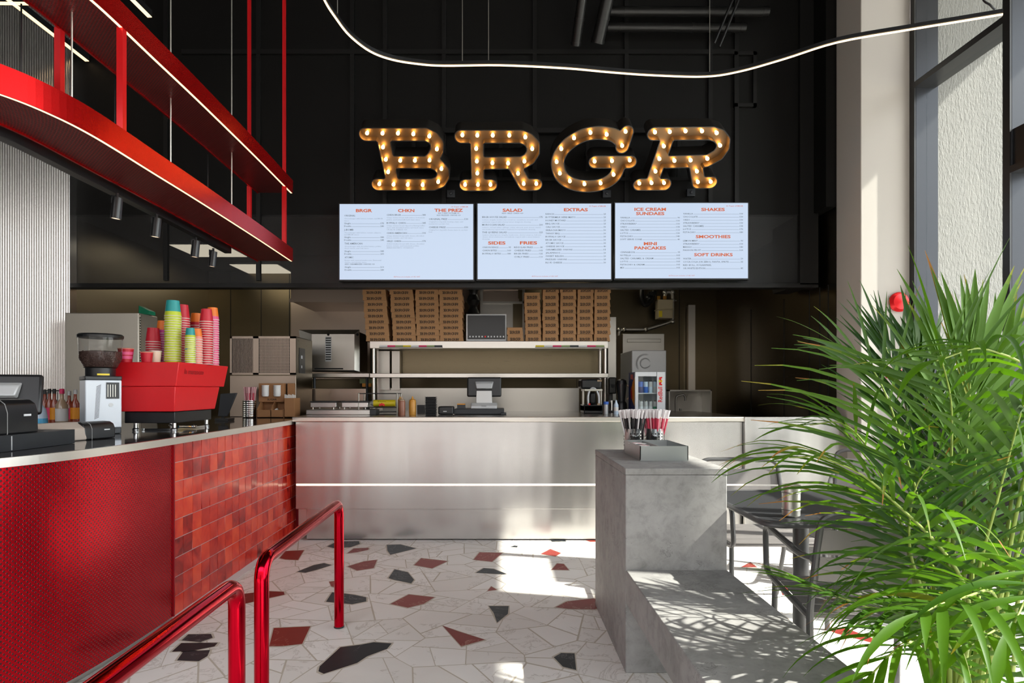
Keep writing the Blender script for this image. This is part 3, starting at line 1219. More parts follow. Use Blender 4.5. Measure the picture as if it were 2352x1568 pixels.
# ================================================================== lights hung from the ceiling
ZP = 3.6
pp = [(690, -150), (716, -70), (745, 0), (770, 40), (803, 82), (850, 118), (900, 137), (960, 147), (1020, 151), (1150, 150), (1300, 157), (1400, 166),
      (1500, 173), (1620, 176), (1700, 164), (1800, 136), (1925, 97), (2090, 68), (2200, 50), (2303, 33)]
pw = spline([onz(x, y, ZP) for x, y in pp], 5)
pend = thing('curved_pendant_light', 'long wavy warm light line hanging below the ceiling', 'pendant light', tuple(onz(1150, 150, ZP)))
g = MB()
pa, pb_ = offs(pw, 0.008), offs(pw, -0.008)
for i in range(len(pw) - 1):
    lo_ = [pa[i], pa[i + 1], pb_[i + 1], pb_[i]]
    g.hexa([p + Vector((0, 0, 0.008)) for p in lo_], [p + Vector((0, 0, 0.032)) for p in lo_])
g.build('profile', M['plastic'], pend)
g = MB()
g.tube(pw, 0.0065, 8)
g.build('light_line', M['led'], pend)
for px, py in ((1062, 140), (1122, 141), (1630, 165), (775, 40), (2090, 62)):
    q = onz(px, py + 9, ZP)
    g = MB()
    g.cyl((q.x, q.y, ZP + 0.03), (q.x, q.y, 4.95), 0.0028, 6)
    g.build('cable', M['pipe'], pend)
q = pw[-1]
g = MB()
g.tube(spline([q + Vector((-0.05, 0, .03)), q + Vector((-0.08, 0, 0.06)), q + Vector((-0.11, .02, 0.12)), q + Vector((-0.10, .02, 0.30)), q + Vector((0.0, .1, 1.35))], 6), 0.006, 6)
g.build('feed_cable', M['plastic'], pend)

for nm, a, b in (('straight ceiling light running beside the ribbed steel wall', (-60, -62), (200, 140)),
                 ('ceiling light crossing the top corner above the ribbed steel wall', (-120, 6), (80, 8)),
                 ('short ceiling light behind the upper red band', (262, -43), (344, 39))):
    zc = 4.15
    A, B = onz(*a, zc), onz(*b, zc)
    t = thing('linear_ceiling_light', nm, 'ceiling light', tuple((A + B) / 2), 0, 'linear ceiling lights')
    D = (B - A).normalized()
    S = Vector((-D.y, D.x, 0)) * 0.02
    U = Vector((0, 0, 0.05))
    g = MB()
    g.hexa([A + S, B + S, B - S, A - S], [A + S + U, B + S + U, B - S + U, A - S + U])
    for p in (A.lerp(B, 0.15), A.lerp(B, 0.85)):
        g.cyl(p + U, (p.x, p.y, 4.95), 0.003, 6)
    g.build('housing', M['plastic'], t)
    g = MB()
    dn = Vector((0, 0, -0.004))
    S *= 0.85
    g.hexa([A + S + dn, B + S + dn, B - S + dn, A - S + dn], [A + S, B + S, B - S, A - S])
    g.build('diffuser', M['led'], t)

# ducts and pipes under the ceiling
for nm, a, b, r in (('upper straight black duct running along the back wall', (1400, 27, 5.25), (1765, 27, 5.25), 0.040),
                    ('lower straight black duct running along the back wall', (1395, 63, 5.25), (1712, 64, 5.25), 0.036),
                    ('broad black duct dropping from the ceiling', (1408, -60, 5.0), (1372, 100, 5.25), 0.055),
                    ('black duct left of the broad dropping duct', (1345, -60, 4.9), (1322, 105, 5.2), 0.04)):
    g = MB()
    A, B = P(*a), P(*b)
    g.tube([A, B], r, 18)
    for t_ in (0.1, 0.62, 0.97):
        c = A.lerp(B, t_)
        e = (B - A).normalized() * 0.012
        g.tube([c - e, c + e], r * 1.07, 18)
    tag(g.build('ceiling_duct', M['duct']), nm, 'duct')
g = MB()
for a_, b_ in ((1640, 100), (1652, 108)):
    q = P(a_, b_, 5.1)
    g.cyl(q, (q.x + .34, 5.1, 4.95), 0.011, 8)
tag(g.build('pipe_brace', M['duct']), 'slanted thin dark brace beside the two straight ducts', 'brace')

# ================================================================== marquee sign
TAU = math.radians(45)
SN = Vector((0, -math.cos(TAU), -math.sin(TAU)))
SU = Vector((0, -math.sin(TAU), math.cos(TAU)))
SCN = P(1250, 358, 4.95)


def onsign(px, py, depth=0.0):
    o = Vector((0, 0, H))
    d = Vector(((px - VX) / F, 1, -(py - VY) / F))
    c = SCN - SN * depth
    t = (c - o).dot(SN) / d.dot(SN)
    q = o + d * t - SCN
    return q.x, q.dot(SU)


def sw(a, b, depth):
    return SCN + Vector((a, 0, 0)) + SU * b - SN * depth


def zA(p):
    return 780 + p[0] / 4.9, 240 + p[1] / 4.9


def zB(p):
    return 1220 + p[0] / 4.704, 240 + p[1] / 4.704


LET = [
    ('B', zA, [[(290, 338), (970, 338), (1050, 375), (1098, 440), (1095, 520), (1060, 590), (1000, 645)], [(480, 338), (600, 900)], [(560, 650), (1030, 650), (1110, 685), (1160, 745), (1165, 810), (1130, 870), (1050, 902), (428, 902)]],
     [(310, 320), (483, 322), (657, 322), (830, 330), (1010, 355), (1095, 500), (1012, 625), (848, 628), (683, 628), (488, 478), (520, 617), (546, 757), (607, 898), (447, 893), (767, 900), (935, 903), (1110, 868), (1146, 722)]),
    ('R', zA, [[(1368, 362), (2045, 362), (2120, 392), (2178, 455), (2178, 540), (2135, 610), (2060, 655), (1560, 662)], [(1545, 362), (1556, 905)], [(1418, 908), (1702, 908)], [(1960, 680), (2085, 905), (2210, 902)]],
     [(1382, 342), (1550, 345), (1724, 345), (1910, 345), (2090, 365), (2168, 497), (2080, 637), (1896, 660), (1720, 657), (1538, 495), (1545, 637), (1550, 772), (1557, 900), (1412, 900), (1698, 900), (2008, 775), (2072, 890), (2214, 890)]),
    ('G', zB, [[(1035, 300), (985, 458)], [(985, 400), (900, 335), (800, 312), (690, 308), (560, 335), (430, 405), (335, 500), (288, 610), (300, 720), (350, 800), (440, 855), (570, 882), (710, 875), (820, 838), (900, 775), (940, 690), (945, 625)], [(692, 622), (1070, 622)]],
     [(1020, 290), (983, 443), (815, 322), (640, 302), (463, 360), (325, 477), (275, 617), (310, 742), (418, 825), (575, 857), (750, 848), (890, 755), (873, 607), (685, 612), (1065, 600)]),
    ('R', zB, [[(1328, 318), (1950, 312), (2030, 340), (2078, 400), (2072, 470), (2020, 545), (1900, 610), (1480, 622)], [(1490, 318), (1300, 862)], [(1172, 866), (1445, 864)], [(1775, 625), (1810, 845), (1942, 843)]],
     [(1337, 297), (1497, 293), (1667, 285), (1845, 285), (2003, 305), (2040, 440), (1903, 583), (1722, 600), (1547, 605), (1433, 448), (1385, 585), (1343, 720), (1300, 845), (1168, 850), (1435, 845), (1790, 720), (1800, 835), (1940, 832)])]
SR = 0.0545


def sdf_fn(segs):
    A = np.array([s[0] for s in segs])
    B = np.array([s[1] for s in segs])
    D = B - A
    LL = np.maximum((D ** 2).sum(1), 1e-12)

    def fn(p):
        p = np.asarray(p, float).reshape(-1, 1, 2)
        t = np.clip(((p - A) * D).sum(2) / LL, 0, 1)
        q = A + t[..., None] * D
        return np.sqrt(((p - q) ** 2).sum(2)).min(1)
    return fn


def contour(fn, lo, hi, level, step):
    nx, ny = int((hi[0] - lo[0]) / step) + 2, int((hi[1] - lo[1]) / step) + 2
    X, Y = np.meshgrid(lo[0] + np.arange(nx) * step, lo[1] + np.arange(ny) * step, indexing='ij')
    V = (fn(np.stack([X.ravel(), Y.ravel()], 1)) - level).reshape(nx, ny)
    pts, nxt = {}, {}

    def edge(k):
        if k not in pts:
            (i, j), ax = k
            i2, j2 = (i + 1, j) if ax == 0 else (i, j + 1)
            t = V[i, j] / (V[i, j] - V[i2, j2])
            pts[k] = (X[i, j] + (X[i2, j2] - X[i, j]) * t, Y[i, j] + (Y[i2, j2] - Y[i, j]) * t)
        return k
    for i in range(nx - 1):
        for j in range(ny - 1):
            c = [V[i, j] < 0, V[i + 1, j] < 0, V[i + 1, j + 1] < 0, V[i, j + 1] < 0]
            if all(c) or not any(c):
                continue
            E = [((i, j), 0), ((i + 1, j), 1), ((i, j + 1), 0), ((i, j), 1)]
            cr = [k for k in range(4) if c[k] != c[(k + 1) % 4]]
            if len(cr) == 2:
                pairs = [(cr[0], cr[1])]
            else:
                pairs = [(0, 1), (2, 3)] if c[0] is False or not c[0] else [(3, 0), (1, 2)]
            for a, b in pairs:
                ka, kb = edge(E[a]), edge(E[b])
                nxt.setdefault(ka, []).append(kb)
                nxt.setdefault(kb, []).append(ka)
    loops, seen = [], set()
    for k0 in list(nxt):
        if k0 in seen:
            continue
        loop, k, prev = [], k0, None
        while k is not None and k not in seen:
            seen.add(k)
            loop.append(pts[k])
            n_ = [q for q in nxt[k] if q != prev and q not in seen]
            prev, k = k, (n_[0] if n_ else None)
        if len(loop) > 5:
            loops.append(loop)
    return loops


WORDV, WORDF = [], []
lab = ['slanted letter B of bulbs', 'upright letter R of bulbs beside the B', 'letter G of bulbs between the two letters R', 'slanted letter R of bulbs beside the G']
frame = MB()
for py, h in ((297, 0.03), (409, 0.02)):
    q0, q1 = P(930, py, 5.34), P(1600, py - 4, 5.34)
    frame.box(q0.x, q1.x, 5.335, 5.36, q0.z - h, q0.z + h * 0.4)
for px in (950, 1150, 1350, 1560):
    q = P(px, 350, 5.34)
    frame.box(q.x - 0.02, q.x + 0.02, 5.36, 5.400, q.z - 0.02, q.z + 0.02)
    frame.box(q.x - 0.015, q.x + 0.015, 5.345, 5.365, PZ(412, 5.34), PZ(294, 5.34))
tag(frame.build('sign_rail', M['batten']), 'dark metal rail frame behind the bulb letters', 'rail')
for (ch, fz, strokes, bulbs), lb in zip(LET, lab):
    segs = []
    for st in strokes:
        q = [onsign(*fz(p)) for p in st]
        if len(q) > 4:
            q = [(v.x, v.y) for v in spline([(a, b, 0) for a, b in q], 4)] if ch == 'G' else q
        segs += list(zip(q[:-1], q[1:]))
    fn = sdf_fn(segs)
    al = [p for s in segs for p in s]
    lo = (min(p[0] for p in al) - SR - .02, min(p[1] for p in al) - SR - .02)
    hi = (max(p[0] for p in al) + SR + .02, max(p[1] for p in al) + SR + .02)
    loops = contour(fn, lo, hi, SR, 0.009)
    cen = sw((lo[0] + hi[0]) / 2, (lo[1] + hi[1]) / 2, 0.08)
    L = thing('marquee_letter', lb + ' on the black wall', 'sign', tuple(cen), 0, 'marquee letters')
    g, gi = MB(), MB()
    tris = tessellate_polygon([[Vector((a, b, 0)) for a, b in lp] for lp in loops])
    flat = [p for lp in loops for p in lp]
    gi.add([sw(a, b, 0.075) for a, b in flat], [tuple(t) for t in tris])
    for lp in loops:
        n = len(lp)
        ar = np.array(lp)
        e = 0.002
        gx = (fn(ar + [e, 0]) - fn(ar - [e, 0])) / (2 * e)
        gy = (fn(ar + [0, e]) - fn(ar - [0, e])) / (2 * e)
        inn_ = ar - np.stack([gx, gy], 1) * 0.007
        for i in range(n):
            j = (i + 1) % n
            o0, o1, i0, i1 = lp[i], lp[j], tuple(inn_[i]), tuple(inn_[j])
            g.face([sw(*o0, 0), sw(*o1, 0), sw(*o1, .165), sw(*o0, .165)])
            g.face([sw(*o0, 0), sw(*o1, 0), sw(*i1, 0), sw(*i0, 0)])
            gi.face([sw(*i0, 0.0005), sw(*i1, 0.0005), sw(*i1, .075), sw(*i0, .075)])
    g.build('outer_return', M['marquee_out'], L, smooth=40)
    gi.build('inner_tray', M['marquee'], L, smooth=40)
    for fx in (0.25, 0.75):
        bxx = lo[0] + (hi[0] - lo[0]) * fx
        q = sw(bxx, (3.10 - SCN.z - 0.165 * math.sin(TAU)) / math.cos(TAU), 0.160)
        gb = MB()
        gb.box(q.x - 0.012, q.x + 0.012, q.y - 0.02, 5.3355, q.z - 0.012, q.z + 0.012)
        gb.build('wall_bracket', M['batten'], L)
    for p in bulbs:
        a, b = onsign(*fz(p), 0.045)
        g = MB()
        c = sw(a, b, 0.047)
        ax = Matrix((Vector((1, 0, 0)), SU, SN)).transposed().to_4x4()
        g.lathe([(0.0001, 0.026), (0.008, 0.023), (0.0135, 0.013), (0.0145, 0.002), (0.011, -0.012), (0.008, -0.028)], c, 10, 0, ax, cap=False)
        g.build('bulb', M['bulb'], L)
    base = len(WORDV)
    WORDV += flat
    WORDF += [tuple(base + i for i in t) for t in tris]
for px, py in ((1036, 446), (1393, 446), (1586, 443)):
    q = P(px, py, 5.38)
    g = MB()
    g.box(q.x - 0.036, q.x + 0.036, 5.36, 5.40, q.z - 0.033, q.z + 0.033)
    g.lathe([(0.014, 0), (0.014, 0.012), (0.0001, 0.016)], (q.x, 5.36, q.z), 10, 0, Matrix.Rotation(PI / 2, 4, 'X'))
    tag(g.build('junction_box', M['plastic2'], bevel=0.003), 'small grey junction box under the letter ' + {1036: 'R beside the B', 1393: 'G', 1586: 'R beside the G'}[px], 'junction box', 'junction boxes')

# ================================================================== menu screens
DS = 5.29


def zM(p):
    return 770 + p[0] / 4.8, 455 + p[1] / 4.8


def zR(p):
    return 1240 + p[0] / 4.8, 455 + p[1] / 4.8


def mx(fz, x):
    return PX(fz((x, 0))[0], DS)


def mz(fz, y):
    return PZ(fz((0, y))[1], DS)


YT = DS - 0.0015


class Menu:
    def __init__(s, fz):
        s.fz, s.head, s.body = fz, [], MB()

    def H(s, txt, x0, x1, yc, h=34):
        g = MB()
        text_fit(g, txt, mx(s.fz, x0), mx(s.fz, x1), mz(s.fz, yc), h * DS / F / 4.8, YT, 0, 0.035, 3)
        s.head.append(g)

    def T(s, txt, x0, x1, yc, h=16, m=0, bold=0.012):
        text_fit(s.body, txt, mx(s.fz, x0), mx(s.fz, x1), mz(s.fz, yc), h * DS / F / 4.8, YT, m, bold, 1)

    def row(s, txt, x0, xt, x1, yc, price, h=17, bold=0.012):
        s.T(txt, x0, xt, yc, h, 0, bold)
        pw_ = 13 * len(price)
        s.T(price, x1 - pw_, x1, yc, h, 0, bold)
        z = mz(s.fz, yc + 7)
        k = DS / F / 4.8
        s.body.face([(mx(s.fz, xt + 6), YT, z), (mx(s.fz, x1 - pw_ - 6), YT, z), (mx(s.fz, x1 - pw_ - 6), YT, z + 3 * k), (mx(s.fz, xt + 6), YT, z + 3 * k)], 1)


def screen(px0, px1, py0, py1, label):
    x0, x1, z0, z1 = PX(px0, DS), PX(px1, DS), PZ(py1, DS), PZ(py0, DS)
    t = thing('menu_screen', label, 'screen', ((x0 + x1) / 2, DS, (z0 + z1) / 2), 0, 'menu screens')
    g = MB()
    g.box(x0 - 0.010, x1 + 0.010, DS + 0.001, DS + 0.06, z0 - 0.012, z1 + 0.008)
    g.box((x0 + x1) / 2 - 0.2, (x0 + x1) / 2 + 0.2, DS + 0.06, 5.369, z0 + 0.2, z1 - 0.2)
    g.build('casing', M['plastic'], t)
    g = MB()
    g.face([(x0, DS, z0), (x1, DS, z0), (x1, DS, z1), (x0, DS, z1)])
    return g.build('display', M['screen'], t)


def finish(t, menu):
    for g in menu.head:
        g.build('heading', M['menu_orange'], t, smooth=0)
    menu.body.build('menu_text', [M['menu_dark'], M['menu_mid'], M['menu_orange']], t, smooth=0)


t1 = screen(780, 1087, 468.5, 642, 'bright menu screen with burger and chicken columns, nearest the red canopy')
m = Menu(zM)
m.H('BRGR', 228, 408, 136)
m.H('CHKN', 692, 873, 136)
m.H('THE PREZ', 1093, 1408, 133)
m.T('10 Years of BRGR', 1280, 1466, 95, 15, 2)
y0 = [(192, 'ORIGINAL', 100, 222, 225, 'Cheeseburger with lettuce, tomato, and BRGR', 525, 248, 'sauce', 155, 277, '175', 308, '240'),
      (348, 'J-BOMB', 100, 202, 380, 'Cheeseburger with lettuce, tomato, jalapeno,', 510, 402, 'and BRGR sauce', 262, 430, '180', 461, '245'),
      (500, 'THE AMERICAN', 102, 300, 531, 'Cheeseburger with shredded lettuce, pickles,', 510, 552, 'diced onions, and Cali sauce', 368, 584, '185', 614, '250'),
      (652, 'ATOMIC', 104, 200, 684, 'Burger with sauteed mushrooms, Emmental', 506, 706, 'cheese, and atomic sauce', 345, 759, '210', 790, '280')]
for (ya, a, xa, xb, yb, b, xb2, yc_, c, xc, yd, p1, ye, p2) in y0:
    m.T(a, xa, xb, ya, 19)
    m.T(b, xa, xb2, yb, 14, 1, 0)
    m.T(c, xa, xc, yc_, 14, 1, 0)
    m.row('Single', xa, xa + 72, 538, yd, p1)
    m.row('Double', xa, xa + 78, 538, ye, p2)
m.T('ADD CARAMELIZED ONIONS +20', 104, 435, 727, 14, 0)
for y, a, xb, pr, ls in ((184, 'CHKN BRGR', 725, '180', [(214, 'Crispy chicken breast with lettuce, homemade', 988), (237, 'pickles, and buttermilk herb mayo sauce', 935)]),
                         (273, 'BUFFALO CHKN', 775, '185', [(303, 'Crispy chicken breast dipped in flaming buffalo', 993), (325, 'sauce with shredded lettuce and ranch sauce', 975), (347, 'OR BLUE CHEESE +30', 792)]),
                         (384, 'CHKN AMERICAN', 790, '190', [(415, 'Crispy chicken breast with cheese, shredded', 978), (437, 'lettuce, tomato, and Cali sauce', 852)]),
                         (473, 'GRLD CHKN', 725, '170', [(503, 'Grilled chicken breast with cheese, shredded', 980), (525, 'lettuce, tomato, and homemade pickles,', 925), (547, 'SRIRACHA MAYO OR RANCH', 860)])):
    m.row(a, 567, xb, 1000, y, pr, 18)
    for yy, s_, xe in ls:
        m.T(s_, 567, xe, yy, 14, 1, 0)
m.T('ADD TURKEY PASTRAMI +30', 1132, 1368, 165, 13)
m.T('ADD FRIZZLED ONIONS +20', 1118, 1382, 188, 13)
for y, a, xb, pr, ls in ((230, 'ORIGINAL PREZ', 1235, '130', [(260, 'Original hot dog with ketchup, mayo, and', 1408), (283, 'mustard in a potato bun', 1255)]),
                         (320, 'CHEESE PREZ', 1218, '150', [(350, 'Original hot dog with cheese sauce in a potato', 1462), (372, 'bun', 1070)])):
    m.row(a, 1032, xb, 1465, y, pr, 18)
    for yy, s_, xe in ls:
        m.T(s_, 1032, xe, yy, 14, 1, 0)
m.T('All Prices are inclusive of 14% VAT', 645, 935, 866, 14, 2, 0)
finish(t1, m)

t2 = screen(1097, 1403.5, 467.5, 641, 'bright menu screen with salad, sides, fries and extras, between the other two screens')
m = Menu(zM)
m.H('SALAD', 1845, 2063, 132)
m.H('SIDES', 1685, 1877, 493)
m.H('FRIES', 2036, 2226, 492)
m.T('ADD GRLD CHKN +60', 1835, 2072, 166, 14)
for y, a, xb, pr, ls in ((208, 'BRGR HOUSE SALAD', 1893, '175', [(238, 'Lettuce, arugula, mushrooms, tomatoes, cucumbers, avocado, and', 2230), (262, 'parmesan topped with a honey lemon vinaigrette dressing', 2155)]),
                         (293, 'MOROCCAN SALAD', 1872, '200', [(322, 'Lettuce, red and white cabbage, celery, almonds, goat cheese, raisins,', 2270), (344, 'and cranberry topped with a raspberry honey balsamic dressing', 2203)]),
                         (376, 'THE QUEENS SALAD', 1895, '225', [(405, 'Quinoa, mixed greens, arugula, mushrooms, cherry tomatoes, halloumi', 2270), (427, 'cheese, dried cranberries, and walnuts, topped with a sweet balsamic', 2255), (450, 'dressing', 1700)])):
    m.row(a, 1620, xb, 2288, y, pr, 18)
    for yy, s_, xe in ls:
        m.T(s_, 1622, xe, yy, 13, 1, 0)
for y, a, xb, pr in ((541, 'ONION RINGS', 1800, '95'), (576, 'CHKN BITES', 1782, '160'), (611, 'BUFFALO BITES', 1828, '180')):
    m.row(a, 1622, xb, 1938, y, pr)
for y, a, xb, pr in ((541, 'REGULAR FRIES', 2180, '80'), (576, 'CHEESE FRIES', 2160, '105'), (611, 'BRGR FRIES', 2130, '125'), (646, 'CURLY FRIES', 2140, '110')):
    m.row(a, 1972, xb, 2288, y, pr)
finish(t2, m)
m = Menu(zR)
m.H('EXTRAS', 265, 528, 127)
m.T('10 Years of BRGR', 543, 728, 88, 15, 2)
ex = [('RANCH', 155, '25'), ('BUTTERMILK HERB MAYO', 395, '25'), ('HONEY MUSTARD', 288, '25'), ('BBQ SAUCE', 215, '25'), ('CALI SAUCE', 220, '30'), ('SRIRACHA MAYO', 285, '30'),
      ('TANGY BBQ', 218, '30'), ('BUFFALO SAUCE', 282, '30'), ('BRGR SAUCE', 235, '30'), ('ATOMIC SAUCE', 260, '35'), ('CHEESE SAUCE', 268, '40'), ('CARAMELIZED ONIONS', 360, '15'),
      ('JALAPENOS', 222, '20'), ('SWEET RELISH', 258, '20'), ('FRIZZLED ONIONS', 298, '25'), ('BLUE CHEESE', 245, '30')]
for i, (a, xb, pr) in enumerate(ex):
    m.row(a, 63, xb, 728, 174 + i * 35.7, pr)
m.T('All Prices are inclusive of 14% VAT', -90, 200, 860, 14, 2, 0)
finish(t2, m)

t3 = screen(1413, 1718, 466, 639, 'bright menu screen with sundaes, shakes and soft drinks, nearest the beige column')
m = Menu(zR)
m.H('ICE CREAM', 1042, 1390, 122)
m.H('SUNDAES', 1060, 1372, 169)
m.H('MINI', 1145, 1290, 500)
m.H('PANCAKES', 1042, 1390, 548)
m.H('SHAKES', 1778, 2038, 124)
m.H('SMOOTHIES', 1718, 2102, 423)
m.H('SOFT DRINKS', 1700, 2125, 622)
m.T('10 Years of BRGR', 2055, 2240, 86, 15, 2)
for i, (a, xb, pr) in enumerate([('VANILLA', 995, '90'), ('CHOCOLATE', 1043, '100'), ('STRAWBERRY', 1068, '100'), ('OREO', 962, '105'), ('SALTED CARAMEL', 1115, '110'), ('LOTUS', 972, '130'), ('PISTACHIO', 1027, '140'), ('SOFT SERVE CONE', 1125, '40')]):
    m.row(a, 886, xb, 1543, 214 + i * 34.2, pr)
for i, (a, xb, pr) in enumerate([('CINNABON', 1045, '95'), ('NUTELLA', 1003, '105'), ('SALTED CARAMEL & CREAM', 1250, '105'), ('LOTUS', 972, '105'), ('PISTACHIO & CREAM', 1152, '105'), ('MIX', 930, '105')]):
    m.row(a, 886, xb, 1545, 595 + i * 34.2, pr)
for i, (a, xb, pr) in enumerate([('VANILLA', 1688, '100'), ('CHOCOLATE', 1738, '130'), ('OREO', 1655, '130'), ('STRAWBERRY', 1760, '130'), ('SALTED CARAMEL', 1812, '135'), ('LOTUS', 1667, '170'), ('PISTACHIO', 1718, '180')]):
    m.row(a, 1578, xb, 2240, 171 + i * 34, pr)
for i, (a, xb, pr) in enumerate([('LEMON MINT', 1740, '90'), ('STRAWBERRY', 1760, '100'), ('MANGO', 1675, '140'), ('PASSION FRUIT', 1775, '160')]):
    m.row(a, 1578, xb, 2240, 469 + i * 34.4, pr)
m.row('WATER', 1578, 1670, 2240, 666, '20')
m.row('COCA-COLA (OR ZERO), FANTA, SPRITE', 1578, 2080, 2240, 701, '35')
m.T('RED BULL, SUGARFREE,', 1578, 1892, 737, 17)
m.row('OR WHITE EDITION', 1578, 1822, 2240, 772, '85')
m.T('All Prices are inclusive of 14% VAT', 1420, 1708, 853, 14, 2, 0)
finish(t3, m)

# ================================================================== pass-through shelf and takeaway boxes
DSH = 6.10
ZS = PZ(783, DSH)
sh = thing('pass_shelf', 'tall steel pass-through shelf unit with two shelves behind the service counter', 'shelf', (PX(1125, DSH), DSH + 0.2, ZW))
xa, xb = PX(849, DSH), PX(1397, DSH)
g = MB()
g.box(xa, xb, DSH, DSH + 0.40, PZ(800, DSH), ZS)
g.build('top_shelf', M['lip'], sh, bevel=0.004)
g = MB()
z2 = PZ(857, DSH)
g.box(xa, xb, DSH, DSH + 0.36, PZ(867, DSH), z2)
g.build('lower_shelf', M['lip'], sh, bevel=0.004)
for px, dd in ((858, 0.02), (1390, 0.02), (868, 0.36), (1378, 0.36)):
    d = DSH + dd
    g = MB()
    g.cyl((PX(px, d), d, ZW), (PX(px, d), d, ZS - 0.03), 0.017, 12)
    g.build('post', M['lip'], sh)
for pa_, pb2, nm in ((872, 1016, 'a'), (1230, 1388, 'b')):
    g = MB()
    n = 8
    for k in range(n):
        u0, u1 = PX(pa_ + (pb2 - pa_) * k / n, DSH), PX(pa_ + (pb2 - pa_) * (k + 1) / n, DSH)
        g.box(u0, u1, DSH - 0.004, DSH, PZ(796.5, DSH), PZ(792.5, DSH), [0, 1, 2, 3, 0, 1, 2, 4][(k + (nm == 'b') * 3) % 8])
    g.box(PX(pa_ - 1, DSH), PX(pb2 + 1, DSH), DSH - 0.006, DSH, PZ(798, DSH), PZ(796.5, DSH), 5)
    g.build('label_strip', [M['white_paper'], M['pink'], M['olive'], M['yellow'], M['plastic2'], M['plastic']], sh)
g = MB()
g.box(PX(915, 6.5), PX(1380, 6.5), 6.47, 6.50, PZ(858, 6.47), PZ(800, 6.47))
g.build('back_sheet', M['steel_dark'], sh)

# printed word shared by the boxes
wv = np.array(WORDV)
wlo, whi = wv.min(0), wv.max(0)


def boxmesh(w, h, dp, name):
    g = MB()
    t = 0.010
    g.hexa([(-w / 2, 0, 0), (w / 2, 0, 0), (w / 2, dp, 0), (-w / 2, dp, 0)],
           [(-w / 2 + t * .4, t * .3, h - .003), (w / 2 - t, t * .3, h - .003), (w / 2 - t, dp, h - .003), (-w / 2 + t * .4, dp, h - .003)])
    g.box(-w / 2 - .001, w / 2 - t * .5, -0.001, dp + .002, h - .006, h - .001)
    tx = MB()
    sx = (w * 0.64) / (whi[0] - wlo[0])
    sz = (h * 0.44) / (whi[1] - wlo[1])
    cx_ = -w * 0.02
    tx.add([(cx_ + (p[0] - (wlo[0] + whi[0]) / 2) * sx, -0.0012, h * 0.07 + (p[1] - wlo[1]) * sz) for p in wv], WORDF)
    return g, tx


ORD = ['lowest', 'second from the bottom', 'third from the bottom', 'fourth from the bottom', 'fifth from the bottom', 'sixth from the bottom', 'seventh from the bottom',
       'eighth from the bottom', 'ninth from the bottom', 'tenth from the bottom']
stacks = [('wide', 839, 897, 832, 888, 9, 'slanting stack beside the oven'),
          ('wide', 904, 955, 893, 949, 10, 'second wide stack'),
          ('wide', 958, 1010, 954, 1006, 10, 'third wide stack'),
          ('wide', 1011, 1064, 1008, 1061, 10, 'wide stack beside the dark screen'),
          ('small', 1165, 1203, 1165, 1203, 2, 'short two-box stack'),
          ('small', 1206, 1244, 1204, 1243, 7, 'tilted stack beside the short one'),
          ('small', 1246, 1283, 1247, 1284, 8, 'second tall stack of small boxes'),
          ('small', 1286, 1324, 1286, 1324, 8, 'third tall stack of small boxes'),
          ('small', 1325, 1363, 1326, 1364, 8, 'fourth tall stack of small boxes'),
          ('small', 1365, 1402, 1366, 1403, 8, 'tall stack beside the steel post')]
proto = {}
DBX = DSH + 0.03
for kind, a0, a1, b0, b1, n, nm in stacks:
    w = PX(a1, DBX) - PX(a0, DBX)
    h = 0.0590 if kind == 'wide' else 0.0700
    for k in range(n):
        f = k / max(1, n - 1)
        cx = PX((a0 + a1) / 2 * (1 - f) + (b0 + b1) / 2 * f + rnd.uniform(-1.0, 1.0), DBX)
        loc = (cx, DBX + rnd.uniform(-0.004, 0.008), ZS + 0.0005 + k * h)
        lb = 'kraft takeaway box, %s in the %s' % (ORD[k], nm)
        gp_ = ('wide' if kind == 'wide' else 'small') + ' takeaway boxes on the pass shelf'
        rz = rnd.uniform(-0.02, 0.02)
        if kind not in proto:
            t = thing('takeaway_box', lb, 'box', loc, rz, gp_)
            g, tx = boxmesh(0.238 if kind == 'wide' else 0.164, h, 0.24 if kind == 'wide' else 0.17, kind)
            c = [g.build('carton', M['kraft'], t, local=True), tx.build('printed_word', M['ink'], t, smooth=0, local=True)]
            remember(t, c)
            proto[kind] = t
        else:
            dup(proto[kind], loc, rz, lb, gp_)

# ================================================================== kitchen behind the counter
def pbox(g, px0, px1, py0, py1, d, dep, m=0):
    g.box(PX(px0, d), PX(px1, d), d, d + dep, PZ(py1, d), PZ(py0, d), m)


def single(g, name, mats, label, cat, group=None, **kw):
    return tag(g.build(name, mats, **kw), label, cat, group)


for px, py, nm in ((482, 574, 'bright square ceiling lamp panel seen through the black mesh behind the last spotlight'), (603, 616, 'bright square ceiling lamp panel seen through the black mesh under the red canopy tip'),
                   (1000, 640, 'unseen added kitchen lamp panel above the wide takeaway boxes'), (1330, 600, 'unseen added kitchen lamp panel above the small takeaway boxes')):  # last two lamps are hidden from view, added to light the kitchen
    q = onz(px, py, 2.79)
    t = thing('kitchen_ceiling_lamp', nm, 'ceiling light', tuple(q), 0, 'kitchen ceiling lamps')
    g = MB()
    g.box(q.x - 0.31, q.x + 0.31, q.y - 0.31, q.y + 0.31, 2.780, 2.80)
    g.build('frame', M['white'], t)
    g = MB()
    g.box(q.x - 0.29, q.x + 0.29, q.y - 0.29, q.y + 0.29, 2.776, 2.781)
    g.build('diffuser', M['lamp_panel'], t)

